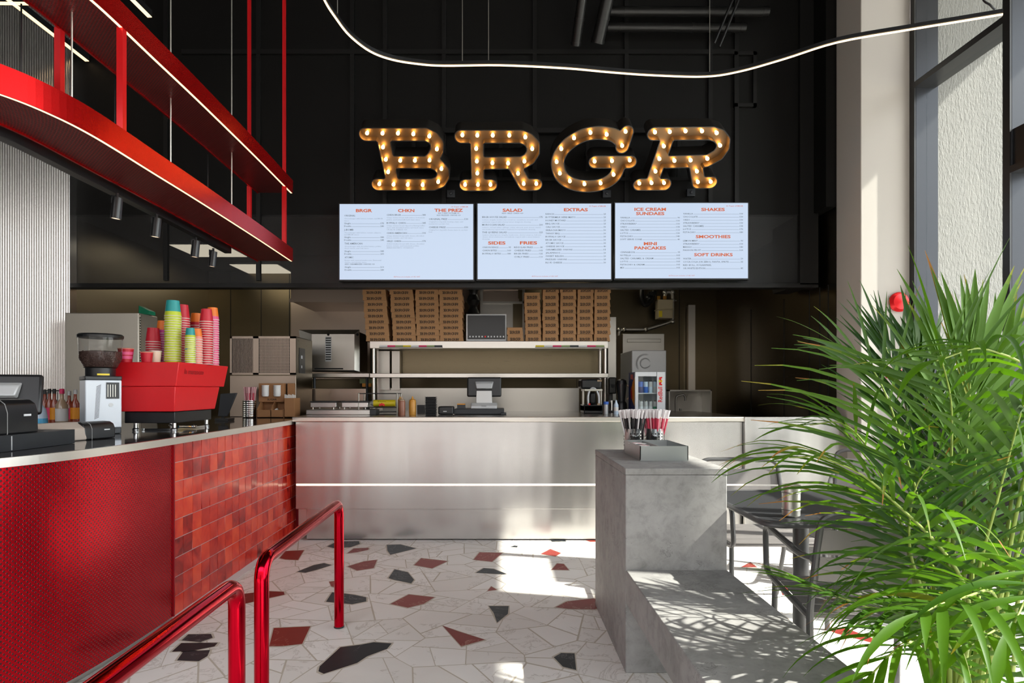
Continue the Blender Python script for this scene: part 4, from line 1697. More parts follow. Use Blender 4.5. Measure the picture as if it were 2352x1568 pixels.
g = MB()
x0, x1 = PX(668, 7.0), PX(1190, 7.0)
g.hexa([(x0, 7.0, PZ(692, 7)), (x1, 7.0, PZ(692, 7)), (x1, 7.99, PZ(692, 7)), (x0, 7.99, PZ(692, 7))],
       [(x0, 7.0, 2.79), (x1, 7.0, 2.79), (x1, 7.99, 2.79), (x0, 7.99, 2.79)])
g.box(x0 - 0.01, x1 + 0.01, 6.985, 7.0, PZ(694, 7), PZ(690, 7) + 0.02)
single(g, 'extractor_hood', M['steel_warm'], 'wide steel extractor hood hanging behind the kraft boxes', 'hood')
g = MB()
pbox(g, 668, 850, 692, 870, 7.9, 0.05)
single(g, 'wall_sheet', M['steel_warm'], 'pale steel splash sheet on the wall behind the steel oven', 'panel')
g = MB()
pbox(g, 1397, 1415, 728, 940, 6.58, 0.12)
g.box(PX(1397, 6.58), PX(1415, 6.58), 6.58, 6.70, 0, PZ(940, 6.58))
single(g, 'steel_post', M['steel_lite'], 'pale square steel post beside the last small box stack', 'post')
g = MB()
pbox(g, 1581, 1597, 700, 905, 7.9, 0.08)
single(g, 'corner_profile', M['lip'], 'tall pale steel corner profile above the hand sink', 'profile')
g = MB()
for a in ((1103, 1109, 655, 790), (1109, 1206, 655, 663), (1109, 1206, 692, 697), (1200, 1206, 655, 790)):
    pbox(g, *a, 6.95, 0.04)
pbox(g, 1109, 1178, 697, 790, 6.97, 0.02, 1)
pbox(g, 1178, 1200, 697, 790, 6.97, 0.02, 2)
single(g, 'steel_hatch', [M['steel_lite'], M['steel_lite'], M['steel_dark']], 'steel framed hatch behind the dark screen on the pass shelf', 'hatch')
g = MB()
g.cyl((PX(1088, 6.7), 6.7, PZ(660, 6.7)), (PX(1088, 6.7), 6.7, 2.80), 0.01, 6)
g.tube(spline([P(1088, 648, 6.7), P(1087, 690, 6.72), P(1087, 728, 6.7)], 6), [0.06 + 0.016 * math.sin(i * 1.3) for i in range(13)], 12)
single(g, 'black_bag', M['plastic'], 'black bag hanging above the dark screen between the box stacks', 'bag')

# screen standing on the shelf
t = thing('order_screen', 'dark order screen with pale frame on the pass shelf between the boxes', 'screen', (PX(1117, 6.16), 6.16, ZS))
g = MB()
pbox(g, 1070.5, 1163, 721, 783, 6.16, 0.03)
g.build('frame', M['grey_light'], t, bevel=0.003)
g = MB()
pbox(g, 1074, 1160.5, 724, 779, 6.156, 0.006)
g.build('display', M['screen_off'], t)
g = MB()
for k in range(12):
    pbox(g, 1078 + k * 7.0, 1081 + k * 7.0, 771, 774.5, 6.1545, 0.002, 1 if k == 5 else 0)
g.build('indicator_row', [M['grey_light'], M['red']], t)

# steel oven on its own shelf
DO = 6.5
t = thing('countertop_oven', 'pale steel oven with a central vent slot beside the first box stack', 'oven', (PX(760, DO), DO, PZ(857, DO)))
g = MB()
pbox(g, 700, 826, 762, 852, DO + 0.03, 0.40)
pbox(g, 690, 716, 758, 776, DO + 0.03, 0.35)
g.build('body', M['steel_dark'], t, bevel=0.006)
g = MB()
a = [P(x, y, DO) for x, y in ((716, 767), (814, 767), (814, 850), (716, 850))]
b = [P(x, y, DO + 0.03) for x, y in ((686, 757), (826, 757), (826, 853), (700, 853))]
g.face(a)
for i in range(4):
    g.face([a[i], a[(i + 1) % 4], b[(i + 1) % 4], b[i]])
g.build('front_panel', M['steel_lite'], t)
g = MB()
pbox(g, 747, 761, 773, 830, DO - 0.003, 0.006)
for k in range(10):
    pbox(g, 748, 760, 775 + k * 5.4, 777.5 + k * 5.4, DO - 0.005, 0.003, 1)
g.build('vent_slot', [M['grey_light'], M['steel_hole']], t)
for x in (754, 821):
    g = MB()
    g.lathe([(0.014, -0.004), (0.014, 0.002)], P(x, 768, DO), 10, 0, Matrix.Rotation(PI / 2, 4, 'X'))
    g.build('screw', M['steel_hole'], t)
g = MB()
pbox(g, 722, 788, 845, 848, DO - 0.003, 0.006)
g.build('lower_slot', M['steel_hole'], t)
t = thing('steel_wall_shelf', 'narrow steel shelf carrying the oven', 'shelf', (PX(780, 6.45), 6.45, PZ(866, 6.45)))
g = MB()
pbox(g, 700, 848, 857, 866, 6.42, 0.5)
g.build('board', M['lip'], t, bevel=0.003)
for px in (722, 843):
    g = MB()
    g.cyl((PX(px, 6.48), 6.48, ZW), (PX(px, 6.48), 6.48, PZ(866, 6.48)), 0.015, 10)
    g.build('post', M['plastic2'], t)

# tall ice machine standing at the end of the bar worktop
D0 = 5.65
X0, X1 = PX(528, D0), PX(679.5, D0)
t = thing('ice_machine', 'tall steel ice machine with grille front at the bar corner', 'ice machine', ((X0 + X1) / 2, D0 + 0.25, 1.0))
zt, zm = PZ(772, D0), PZ(861, D0)
g = MB()
g.box(X0, X1, D0 + 0.01, D0 + 0.5, 1.001, zt)
g.build('body', M['steel_dark'], t, bevel=0.006)
g = MB()
g.box(X0, X1, D0, D0 + 0.01, 1.001, zm - 0.004)
g.build('lower_panel', M['steel_warm'], t, bevel=0.003)
g = MB()
g.box(X0, X1, D0 + 0.004, D0 + 0.01, zm + 0.002, zt, 1)
for a in ((X0, X1, zt - 0.02, zt), (X0, X1, zm + .002, zm + .02), (X0, X0 + .02, zm, zt), (X1 - .055, X1, zm, zt), (PX(581, D0), PX(594, D0), zm, zt)):
    g.box(a[0], a[1], D0 - 0.001, D0 + 0.006, a[2], a[3])
k = X0 + 0.028
while k < X1 - 0.06:
    if not (PX(580, D0) < k < PX(594, D0)):
        g.box(k, k + 0.005, D0 + 0.0, D0 + 0.006, zm + 0.02, zt - 0.02)
    k += 0.0125
k = zm + 0.03
while k < zt - 0.02:
    g.box(PX(594, D0), X1 - 0.055, D0 + 0.0005, D0 + 0.006, k, k + 0.004)
    k += 0.014
g.build('grille', [M['steel_warm'], M['steel_hole']], t)
g = MB()
g.box(X1, X1 + 0.003, D0 + 0.09, D0 + 0.26, zm + 0.02, zt - 0.10)
g.box(X1, X1 + 0.004, D0 + 0.14, D0 + 0.18, zt - 0.20, zt - 0.17, 1)
g.box(X1, X1 + 0.004, D0 + 0.15, D0 + 0.17, zt - 0.29, zt - 0.265, 1)
g.build('control_panel', [M['plastic'], M['white']], t)

# hot plate with two presses, rack, tins
t = thing('hot_plate', 'low steel hot plate with splash back beside the ice machine', 'hot plate', (PX(775, 5.5), 5.5, ZW))
g = MB()
g.box(PX(703, 5.45), PX(850, 5.45), 5.45, 6.05, ZW + 0.0004, PZ(941, 5.45))
g.build('base', M['steel'], t, bevel=0.004)
g = MB()
pbox(g, 716, 840, 892, 922, 6.2, 0.02)
g.box(PX(716, 6.2), PX(840, 6.2), 6.19, 6.24, ZW, PZ(921, 6.2))
g.build('splash_back', M['steel_warm'], t, bevel=0.003)
g = MB()
g.box(PX(850, 5.45) + .0005, PX(864, 5.45), 5.44, 5.60, ZW + 0.0004, PZ(940, 5.44))
g.build('switch_box', M['plastic2'], t, bevel=0.003)
for a, b, nm in ((713, 772, 'steel heating press with black top nearest the ice machine'), (785, 845, 'steel heating press with black top beside the yellow tin')):
    t = thing('heating_press', nm, 'press', (PX((a + b) / 2, 5.6), 5.6, PZ(941, 5.45)), 0, 'heating presses')
    g = MB()
    pbox(g, a, b, 924, 935, 5.6, 0.30)
    g.build('plate', M['steel'], t, bevel=0.003)
    g = MB()
    pbox(g, a - 1, b + 1, 921, 924, 5.59, 0.32)
    g.build('lid', M['plastic'], t)
    for px in (a + 6, b - 6):
        g = MB()
        q = P(px, 935, 5.65)
        g.cyl((q.x, 5.65, PZ(941, 5.45) + .0004), (q.x, 5.65, q.z), 0.009, 8)
        g.cyl((q.x, 5.85, PZ(941, 5.45) + .0004), (q.x, 5.85, q.z), 0.009, 8)
        g.build('leg', M['lip'], t)
t = thing('wire_rack', 'small dark metal rack holding the yellow tin', 'rack', (PX(880, 5.6), 5.6, ZW))
g = MB()
for y in (902.5, 934.5, 945):
    pbox(g, 848 if y > 910 else 822, 913, y, y + 2.2, 5.6, 0.22)
g.build('rack_shelf', M['duct'], t)
for px in (824, 912):
    g = MB()
    q = P(px, 903, 5.6)
    g.cyl((q.x, 5.6, ZW), (q.x, 5.6, q.z), 0.006, 8)
    g.cyl((q.x, 5.82, ZW), (q.x, 5.82, q.z), 0.006, 8)
    g.build('upright', M['pipe'], t)
t = thing('cooking_tin', 'yellow tin with a red emblem lying on the wire rack', 'tin', (PX(880, 5.6), 5.6, PZ(934, 5.6)))
q0, q1 = P(856, 926, 5.63), P(906, 926, 5.63)
q0.y = q1.y = 5.68
g = MB()
g.tube([q0, q1], 0.032, 18)
g.build('can', M['yellow'], t)
g = MB()
g.tube([q0 + Vector((-0.03, 0, 0)), q0 + Vector((-0.012, 0, 0)), q0], [0.014, 0.024, 0.031], 14)
g.build('cap', M['grey_light'], t)
g = MB()
c = P(877, 928, 5.645)
pts = [(-.028, -.016), (-.02, .008), (-.012, .002), (0, .014), (.012, .002), (.02, .008), (.028, -.016), (.014, -.018), (.006, -.006), (0, -.018), (-.006, -.006), (-.014, -.018)]
g.prism([(c.x + a, c.z + b) for a, b in pts], 5.644, 5.652)
text_fit(g, 'premium', PX(868, 5.64), PX(886, 5.64), PZ(921.5, 5.64), 0.009, 5.6445, 1)
g.build('emblem', [M['red'], M['ink']], t, smooth=0)


def squeeze(px, d, mat, lb):
    h = PZ(918, d) - ZW
    t = thing('squeeze_bottle', lb, 'bottle', (PX(px, d), d, ZW), 0, 'sauce bottles')
    r = 8.3 * d / F
    g = MB()
    g.lathe([(r * .95, 0.0005), (r, 0.01), (r, h * 0.88), (r * .86, h * 0.95)], (0, 0, 0), 18)
    g.build('body', mat, t, local=True)
    g = MB()
    g.lathe([(r * .9, h * .95), (r * .9, h * 1.0), (r * .35, h * 1.06), (0.003, h * 1.24), (0.001, h * 1.24)], (0, 0, 0), 16)
    g.build('nozzle_cap', M['tan_liq'] if mat == M['brown_sauce'] else M['orange_sauce'], t, local=True)


squeeze(923, 5.35, M['brown_sauce'], 'brown squeeze sauce bottle on the steel worktop')
squeeze(947.5, 5.35, M['orange_sauce'], 'orange squeeze sauce bottle beside the brown one')
squeeze(919, 5.7, M['tan_liq'], 'tan squeeze sauce bottle half hidden behind the brown one')
r2 = random.Random(8)
ORDN = ['lowest', 'second lowest', 'third lowest', 'fourth lowest', 'fifth from the bottom', 'sixth from the bottom', 'seventh from the bottom', 'eighth from the bottom',
        'ninth from the bottom', 'tenth from the bottom', 'eleventh from the bottom', 'twelfth from the bottom', 'topmost']
pr = None
for k in range(12):
    lb = 'black plastic tub, %s of the stack beside the sauce bottles' % (ORDN[k] if k < 11 else 'topmost')
    loc = (PX(990, 5.35), 5.35, ZW + 0.001 + k * 0.0135)
    if pr is None:
        g = MB()
        w = 12 * 5.35 / F
        g.hexa([(-w * .9, -w * .9, 0), (w * .9, -w * .9, 0), (w * .9, w * .9, 0), (-w * .9, w * .9, 0)], [(-w, -w, 0.011), (w, -w, 0.011), (w, w, 0.011), (-w, w, 0.011)])
        g.box(-w * 1.08, w * 1.08, -w * 1.08, w * 1.08, 0.009, 0.0125)
        pr = g.build('plastic_tub', M['plastic'])
        pr.location = loc
        tag(pr, lb, 'tub', 'stack of black tubs')
    else:
        dup(pr, loc, r2.uniform(-.03, .03), lb)
t = thing('receipt_printer', 'small black receipt printer beside the stacked black tubs', 'printer', (PX(1023, 5.4), 5.4, ZW))
g = MB()
pbox(g, 1006, 1041, 933, 952, 5.4, 0.16)
g.build('casing', M['plastic'], t, bevel=0.012, seg=3)
g = MB()
pbox(g, 1018, 1026, 943.5, 945.5, 5.397, 0.004)
g.build('logo_badge', M['grey_light'], t)
g = MB()
pbox(g, 1042, 1158, 939, 951, 5.5, 0.4)
g.box(PX(1150, 5.45), PX(1163, 5.45), 5.45, 5.5, ZW, ZW + 0.02)
single(g, 'cash_drawer', M['plastic2'], 'flat black cash drawer under the order terminal on the steel worktop', 'cash drawer', bevel=0.004)
g = MB()
pbox(g, 1050, 1068, 929, 939, 5.55, 0.08)
pbox(g, 1050, 1068, 927, 929, 5.55, 0.08, 1)
single(g, 'card_box', [M['plastic2'], M['orange']], 'small dark box with an orange top on the cash drawer', 'box')
g = MB()
pbox(g, 958, 976, 930, 950, 5.9, 0.12)
single(g, 'dark_container', M['plastic'], 'dark container standing behind the stacked black tubs', 'container', bevel=0.004)


def terminal(loc, rz, lb, s=1.0, tilt=0.12):
    t = thing('order_terminal', lb, 'terminal', loc, rz, 'order terminals')
    R_ = Matrix.Translation((0, 0, 0.20 * s)) @ Matrix.Rotation(-tilt, 4, 'X')
    g = MB()
    g.box(-.16 * s, .16 * s, 0, .03 * s, -.09 * s, .095 * s, 0, R_)
    g.build('screen', M['plastic'], t, bevel=0.014 * s, local=True, seg=3)
    g = MB()
    lo = [R_ @ Vector((x * s, y * s, z * s)) for x, y, z in ((-.09, -.001, .055), (.09, -.001, .055), (.08, -.03, .03), (-.08, -.03, .03))]
    hi = [R_ @ Vector((x * s, y * s, z * s)) for x, y, z in ((-.075, -.001, -.02), (.075, -.001, -.02), (.07, -.04, -.018), (-.07, -.04, -.018))]
    g.hexa(lo, hi)
    g.build('hinge_cover', M['grey_light'], t, bevel=0.006 * s, local=True)
    g = MB()
    g.hexa([(-.075 * s, -.07 * s, 0.03 * s), (.075 * s, -.07 * s, 0.03 * s), (.075 * s, -.02 * s, 0.03 * s), (-.075 * s, -.02 * s, 0.03 * s)],
           [(-.07 * s, -.045 * s, .165 * s), (.07 * s, -.045 * s, .165 * s), (.07 * s, -.012 * s, .165 * s), (-.07 * s, -.012 * s, .165 * s)])
    g.build('stand', M['white_paper'], t, bevel=0.004 * s, local=True)
    g = MB()
    g.prism_x([(-.115 * s, 0.001), (.10 * s, 0.001), (.10 * s, .028 * s), (-.04 * s, .055 * s), (-.08 * s, .055 * s), (-.112 * s, .03 * s)], -.12 * s, .12 * s)
    g.build('base', M['grey_light'], t, bevel=0.006 * s, local=True)
    g = MB()
    g.box(-.022 * s, .022 * s, -.1135 * s, -.10 * s, .022 * s, .03 * s, 0)
    g.build('badge', M['grey_ink'], t, local=True)
    return t


terminal((PX(1112, 5.66), 5.68, PZ(938.5, 5.6)), 0.0, 'order terminal with pale stand seen from behind on the steel worktop')

# back wall equipment on the service counter
g = MB()
pbox(g, 868, 1330, 891, 946, 6.36, 0.03)
pbox(g, 1108, 1113, 890, 946, 6.355, 0.01)
single(g, 'splash_back', M['steel_lite'], 'long pale steel splash back along the rear of the steel worktop', 'panel')
g = MB()
pbox(g, 868, 895, 806, 895, 6.30, 0.12)
pbox(g, 900, 918, 806, 895, 6.32, 0.12)
single(g, 'steel_cabinet_unit', M['steel_lite'], 'upright pale steel panel seen through the shelf unit beside the oven', 'cabinet')
g = MB()
pbox(g, 826, 856, 870, 880, 6.6, 0.2)
pbox(g, 832, 852, 880, 888, 6.6, 0.2, 1)
for px in (829, 853):
    pbox(g, px, px + 2, 888, 946, 6.62, 0.03, 2)
single(g, 'food_tray', [M['olive'], M['orange'], M['plastic2']], 'olive food tray with orange insert under the steel oven shelf', 'tray')

D1 = 5.75
t = thing('juice_dispenser', 'black dispenser machine with a clear arched tank behind the worktop', 'dispenser', (PX(1360, D1), D1, ZW))
g = MB()
pbox(g, 1341, 1385, 929, 945, D1, 0.25)
g.box(PX(1341, D1), PX(1385, D1), D1, D1 + 0.25, ZW, PZ(930, D1))
g.build('base', M['plastic'], t, bevel=0.008)
g = MB()
pbox(g, 1335, 1383, 870, 893, D1 + 0.02, 0.24)
g.build('head', M['plastic'], t, bevel=0.02, seg=3)
g = MB()
pbox(g, 1342, 1384, 893, 898, D1 + 0.01, 0.22)
pbox(g, 1338, 1342, 893, 932, D1 + 0.06, 0.04)
pbox(g, 1380, 1383, 893, 932, D1 + 0.06, 0.04)
g.build('chrome_frame', M['pipe'], t, bevel=0.003)
g = MB()
arch = spline([P(1352, 930, D1), P(1351, 912, D1), P(1355, 897, D1), P(1363, 891, D1), P(1371, 897, D1), P(1376, 912, D1), P(1376, 930, D1)], 5)
g.tube([p + Vector((0, 0.02, 0)) for p in arch], 0.010, 8)
g.build('arch_rim', M['grey_light'], t)
g = MB()
q = P(1364, 915, D1)
g.box(q.x - .03, q.x + .03, D1 + .06, D1 + .14, PZ(929, D1), PZ(900, D1))
g.build('tank', M['screen_off'], t, bevel=0.02)
g = MB()
pbox(g, 1352, 1356, 926, 930, D1 - 0.005, 0.006, 0)
pbox(g, 1372, 1378, 926, 930, D1 - 0.005, 0.006, 1)
pbox(g, 1372, 1382, 872, 876, D1 + 0.012, 0.01, 1)
g.build('button', [M['red'], M['tan_liq']], t)
t = thing('storage_jar', 'clear jar with a blue lid beside the black dispenser', 'jar', (PX(1392, 5.6), 5.6, ZW))
g = MB()
r = 5.2 * 5.6 / F
g.lathe([(r, 0.0005), (r, 0.085), (r * .9, 0.09)], (0, 0, 0), 16)
g.build('glass_body', M['grey_light'], t, local=True)
g = MB()
g.lathe([(r * 1.2, 0.09), (r * 1.2, 0.112), (r, 0.116)], (0, 0, 0), 16)
g.build('lid', M['blue'], t, local=True)
D2 = 5.95
t = thing('milkshake_mixer', 'grey and black drink mixer between the blue-lidded jar and the drinks fridge', 'mixer', (PX(1408, D2), D2, ZW))
g = MB()
q = P(1407, 0, D2)
g.box(q.x - .05, q.x + .05, D2, D2 + .14, ZW, ZW + .02)
g.box(q.x - .02, q.x + .02, D2 + .09, D2 + .13, ZW + .02, PZ(880, D2))
g.build('stand', M['plastic'], t, bevel=0.006)
g = MB()
pbox(g, 1399, 1416, 866, 904, D2, 0.14)
g.build('motor_head', M['duct'], t, bevel=0.012, seg=3)
g = MB()
pbox(g, 1404, 1412, 882, 890, D2 - 0.004, 0.01)
g.build('switch', M['steel_hole'], t)
g = MB()
g.lathe([(0.026, 0.0), (0.032, 0.10), (0.030, 0.10)], (q.x, D2 + 0.05, ZW + 0.02), 14)
g.build('mixing_cup', M['chrome'], t)
t = thing('syrup_bottle', 'clear pump bottle with a pale label in front of the drink mixer', 'bottle', (PX(1415, 5.55), 5.55, ZW))
g = MB()
r = 5.5 * 5.55 / F
g.lathe([(r, 0.0005), (r, 0.085), (r * .4, 0.115), (r * .4, 0.13)], (0, 0, 0), 14)
g.build('body', M['clear_blue'], t, local=True)
g = MB()
g.lathe([(r * 1.02, 0.03), (r * 1.02, 0.065)], (0, 0, 0), 14, cap=False)
g.build('paper_label', M['white_paper'], t, local=True)
t = thing('dark_blender', 'black blender with a metal clamp beside the drinks fridge', 'blender', (PX(1432, 5.9), 5.9, ZW))
g = MB()
q = P(1430, 0, 5.9)
g.lathe([(0.055, 0.0005), (0.05, 0.09), (0.04, 0.11)], (q.x, 5.95, ZW), 14)
g.build('base', M['plastic'], t)
g = MB()
g.lathe([(0.034, 0.11), (0.05, 0.27), (0.05, 0.28)], (q.x, 5.95, ZW), 14)
g.build('jug', M['screen_off'], t)
g = MB()
g.lathe([(0.052, 0.28), (0.045, 0.315), (0.02, 0.33)], (q.x, 5.95, ZW), 14)
g.build('lid', M['plastic'], t)
g = MB()
g.tube(spline([(q.x + .05, 5.93, ZW + .13), (q.x + .085, 5.91, ZW + .17), (q.x + .085, 5.91, ZW + .23), (q.x + .05, 5.93, ZW + .27)], 5), 0.009, 8)
g.build('handle', M['tan_liq'], t)

# drinks fridge with cans
DF = 5.60
FX0, FX1 = PX(1459, DF), PX(1528, DF)
FZ0, FZ1 = ZW + 0.0005, PZ(854, DF)
t = thing('drinks_fridge', 'small white drinks fridge with glass door and bull emblem on the steel worktop', 'fridge', ((FX0 + FX1) / 2, DF + .14, ZW))
g = MB()
w = 0.012
g.box(FX0, FX1, DF + .02, DF + .28, FZ0, FZ0 + w)
g.box(FX0, FX1, DF + .02, DF + .28, FZ1 - w, FZ1)
g.box(FX0, FX0 + w, DF + .02, DF + .28, FZ0 + w, FZ1 - w)
g.box(FX1 - w, FX1, DF + .02, DF + .28, FZ0 + w, FZ1 - w)
g.box(FX0 + w, FX1 - w, DF + .27, DF + .28, FZ0 + w, FZ1 - w)
g.build('body', M['white'], t, bevel=0.002)
g = MB()
g.box(FX0 - .001, FX0, DF + .02, DF + .28, FZ0, FZ1, 0)
yc, zc = DF + .10, (FZ0 + FZ1) / 2
g.prism_x([(yc - .075 + .1 * 0, zc - .12), (yc + .02, zc - .07), (yc + .06, zc + .02), (yc + .0, zc + .10), (yc - .075, zc + .14)], FX0 - .0022, FX0 - .001, 1)
g.prism_x([(yc + .01, zc - .05), (yc + .07, zc - .06), (yc + .085, zc + .02), (yc + .05, zc + .07), (yc + .02, zc + .02)], FX0 - .0032, FX0 - .0022, 2)
g.prism_x([(yc - .02, FZ1 - .07), (yc + .09, FZ1 - .06), (yc + .09, FZ1 - .02), (yc - .01, FZ1 - .02)], FX0 - .0022, FX0 - .001, 2)
g.build('side_print', [M['navy'], M['orange'], M['red']], t)
dx0, dx1 = FX0 + .008, PX(1508, DF)
g = MB()
pz0, pz1 = PZ(939, DF), PZ(864, DF)
g.box(FX0, dx1, DF, DF + .018, FZ0, pz0)
g.box(FX0, dx1, DF, DF + .018, pz1, FZ1)
g.box(FX0, PX(1466, DF), DF, DF + .018, pz0, pz1)
g.box(PX(1509, DF), FX1, DF, DF + .018, FZ0, FZ1)
door_ = g.build('door', M['white'], t, bevel=0.002)
g = MB()
g.box(PX(1466, DF), dx1, DF + .008, DF + .011, pz0, pz1)
g.build('door_glass', M['glass'], door_)
zsh = PZ(902, DF + .05)
g = MB()
g.box(FX0 + w, FX1 - w, DF + .03, DF + .26, zsh - .008, zsh)
g.build('wire_shelf', M['white'], t)
g = MB()
cx_, zl_ = PX(1517, DF), PZ(875, DF)
g.lathe([(0.017, 0), (0.017, 0.002)], (cx_, DF - .0005, zl_), 16, 0, Matrix.Rotation(PI / 2, 4, 'X'))
for sg in (1, -1):
    pts = [(0.004, 0.002), (0.010, 0.012), (0.004, 0.02), (0.016, 0.03), (0.014, 0.042), (0.004, 0.036), (-0.008, 0.04), (-0.014, 0.026), (-0.012, 0.012), (-0.004, 0.008)]
    g.prism([(cx_ + a, zl_ + sg * b) for a, b in pts], DF - .0035, DF - .0026, 1)
g.build('bull_emblem', [M['yellow'], M['red']], door_)
v, f = text_geo('RedBull', 0.02, 2)
xs = [p[0] for p in v]
Ln = PZ(888, DF) - PZ(923, DF)
k = Ln / (max(xs) - min(xs))
hh = 10 * DF / F / 0.73
g = MB()
g.add([(cx_ + 0.016 - p[1] * hh, DF - .001, PZ(923, DF) + (p[0] - min(xs)) * k) for p in v], f)
g.build('lettering', M['red_ink'], door_, smooth=0)


def can(loc, mats, lb, grp):
    t = thing('drink_can', lb, 'can', loc, 0, grp)
    r, h = 0.0215, 0.112
    g = MB()
    g.lathe([(r * .85, 0.0005), (r, 0.006), (r, h * .5)], (0, 0, 0), 14, 0)
    g.lathe([(r, h * .5), (r, h * .93)], (0, 0, 0), 14, 1, cap=False)
    g.build('body', mats, t, local=True)
    g = MB()
    g.lathe([(r, h * .93), (r * .82, h), (r * .78, h), (r * .76, h * .985)], (0, 0, 0), 14)
    g.build('top', M['chrome'], t, local=True)


cl = [([M['navy'], M['blue']], 'dark blue drink can on the top shelf of the drinks fridge'),
      ([M['blue'], M['clear_blue']], 'pale blue drink can beside the dark blue one in the drinks fridge'),
      ([M['clear_blue'], M['grey_light']], 'silver blue drink can, third along the top fridge shelf'),
      ([M['grey_light'], M['clear_blue']], 'grey drink can at the emblem end of the top fridge shelf')]
for k, (ms, lb) in enumerate(cl):
    can((PX(1471.5 + k * 11.2, DF + .06), DF + .06, zsh), ms, lb, 'cans on the top fridge shelf')
for k in range(4):
    can((PX(1471.5 + k * 11.2, DF + .06), DF + .06, FZ0 + w), [M['white'], M['grey_light']] if k < 3 else [M['green'], M['grey_light']],
        ['white can at the hinge end of the bottom fridge shelf', 'second white can along the bottom fridge shelf', 'third white can along the bottom fridge shelf', 'greenish can at the emblem end of the bottom fridge shelf'][k],
        'cans on the bottom fridge shelf')

D3 = 6.6
t = thing('soft_serve_machine', 'tall pale grey machine with an embossed round swirl behind the drinks fridge', 'machine', (PX(1490, D3), D3 + .3, 0))
g = MB()
g.box(PX(1451, D3), PX(1531, D3), D3, D3 + 0.62, 0.0, PZ(804, D3))
g.build('body', M['grey_light'], t, bevel=0.01)
g = MB()
c = P(1482, 834, D3)
Rx = Matrix.Rotation(PI / 2, 4, 'X')
for r0, r1, a0, a1 in ((0.045, 0.060, 0.2, 2 * PI - .2), (0.085, 0.105, 1.2, 3.9)):
    n = 28
    v, fc = [], []
    for i in range(n + 1):
        a = a0 + (a1 - a0) * i / n
        q = math.sin(PI * i / n) ** 0.5
        for rr, dy in ((r0, 0), ((r0 + r1) / 2, -0.008 * q), (r1, 0)):
            v.append((c.x + rr * math.cos(a), D3 + dy - 0.0005, c.z + rr * math.sin(a)))
    for i in range(n):
        for j in range(2):
            fc.append((i * 3 + j, i * 3 + j + 1, i * 3 + j + 4, i * 3 + j + 3))
    g.add(v, fc)
g.build('swirl_emblem', M['grey_light'], t)
g = MB()
g.box(PX(1430, 7.3), PX(1526, 7.3), 7.3, 7.7, 0.0, PZ(766, 7.3))
g.box(PX(1440, 7.3), PX(1518, 7.3), 7.292, 7.3, PZ(786, 7.3), PZ(778, 7.3))
single(g, 'steel_cabinet', M['steel_lite'], 'steel cabinet standing behind the tall pale grey machine', 'cabinet', bevel=0.005)

# gas pipe and regulator on the back wall
DG = 7.75
t = thing('gas_pipe', 'pale gas pipe bending along the kitchen back wall', 'pipe', tuple(P(1484, 757, DG)))
g = MB()
pth = [P(x, y, DG) for x, y in ((1422, 782), (1422, 757), (1484, 757), (1545, 738), (1545, 671), (1527, 671), (1527, 690))]
g.tube(fillet(pth, 0.05, 4), 0.021, 10)
g.build('run', M['pipe'], t)
for x, y in ((1422, 757), (1434, 757), (1484, 757), (1545, 738), (1545, 671), (1545, 690), (1527, 671)):
    g = MB()
    q = P(x, y, DG)
    g.ball(q, 0.031, 10, 6)
    if (x, y) in ((1434, 757), (1545, 690)):
        g.cyl(q + Vector((-.05, 0, 0)), q + Vector((.05, 0, 0)), 0.008, 6)
    g.build('fitting', M['pipe'], t)
t = thing('gas_regulator', 'tan gas regulator with a yellow label hanging from the pale pipe', 'regulator', tuple(P(1523, 712, DG)))
q0, q1 = PX(1507, DG), PX(1541, DG)
g = MB()
g.box(q0, q1, DG - .1, DG + .06, PZ(733, DG), PZ(713, DG))
g.box(q0, q1, DG - .1, DG + .06, PZ(711, DG), PZ(690, DG))
g.box(q0 - .01, q1 + .01, DG - .11, DG + .07, PZ(713.5, DG), PZ(710.5, DG))
g.build('housing', M['regulator'], t, bevel=0.03, seg=3)
g = MB()
g.box(q0 + .01, q0 + .05, DG - .106, DG - .1, PZ(730, DG), PZ(716, DG))
g.build('warning_label', M['yellow'], t)
g = MB()
for x in (1513, 1527):
    g.cyl(P(x, 690, DG), P(x, 680, DG), 0.022, 10)
g.build('brass_union', M['orange_sauce'], t)
g = MB()
g.tube(spline([P(1475, 655, DG), P(1474, 685, DG), P(1482, 700, DG), P(1496, 690, DG), P(1502, 668, DG)], 6), 0.03, 10)
g.ball(P(1490, 684, DG - .05), 0.05, 10, 6)
g.box(PX(1486, DG), PX(1504, DG), DG - .09, DG - .03, PZ(680, DG), PZ(672, DG))
single(g, 'gas_valve', M['duct'], 'dark valve cluster beside the tan gas regulator', 'valve')

# hand sink
DK = 7.0
t = thing('hand_sink', 'steel hand sink with splash frame and curved tap at the end of the kitchen', 'sink', (PX(1585, DK), DK, 0))
g = MB()
pbox(g, 1537, 1634, 896, 952, DK + .3, 0.01)
for a in ((1536, 1539, 895, 952), (1632, 1635, 895, 952), (1536, 1635, 895, 898)):
    pbox(g, *a, DK, 0.31)
g.build('splash_frame', M['steel_lite'], t)
g = MB()
g.box(PX(1536, DK), PX(1635, DK), DK - .2, DK + .3, 0.75, PZ(951, DK))
g.build('basin', M['steel'], t)
g = MB()
g.tube(spline([P(1553, 951, DK + .1), P(1552, 925, DK + .1), P(1554, 911, DK + .1), P(1563, 907, DK + .1), P(1570, 906, DK + .1), P(1574, 912, DK + .1), P(1574, 920, DK + .1)], 6), 0.012, 10)
g.cyl(P(1563, 951, DK + .1), P(1563, 938, DK + .1), 0.016, 10)
g.build('tap', M['pipe'], t)

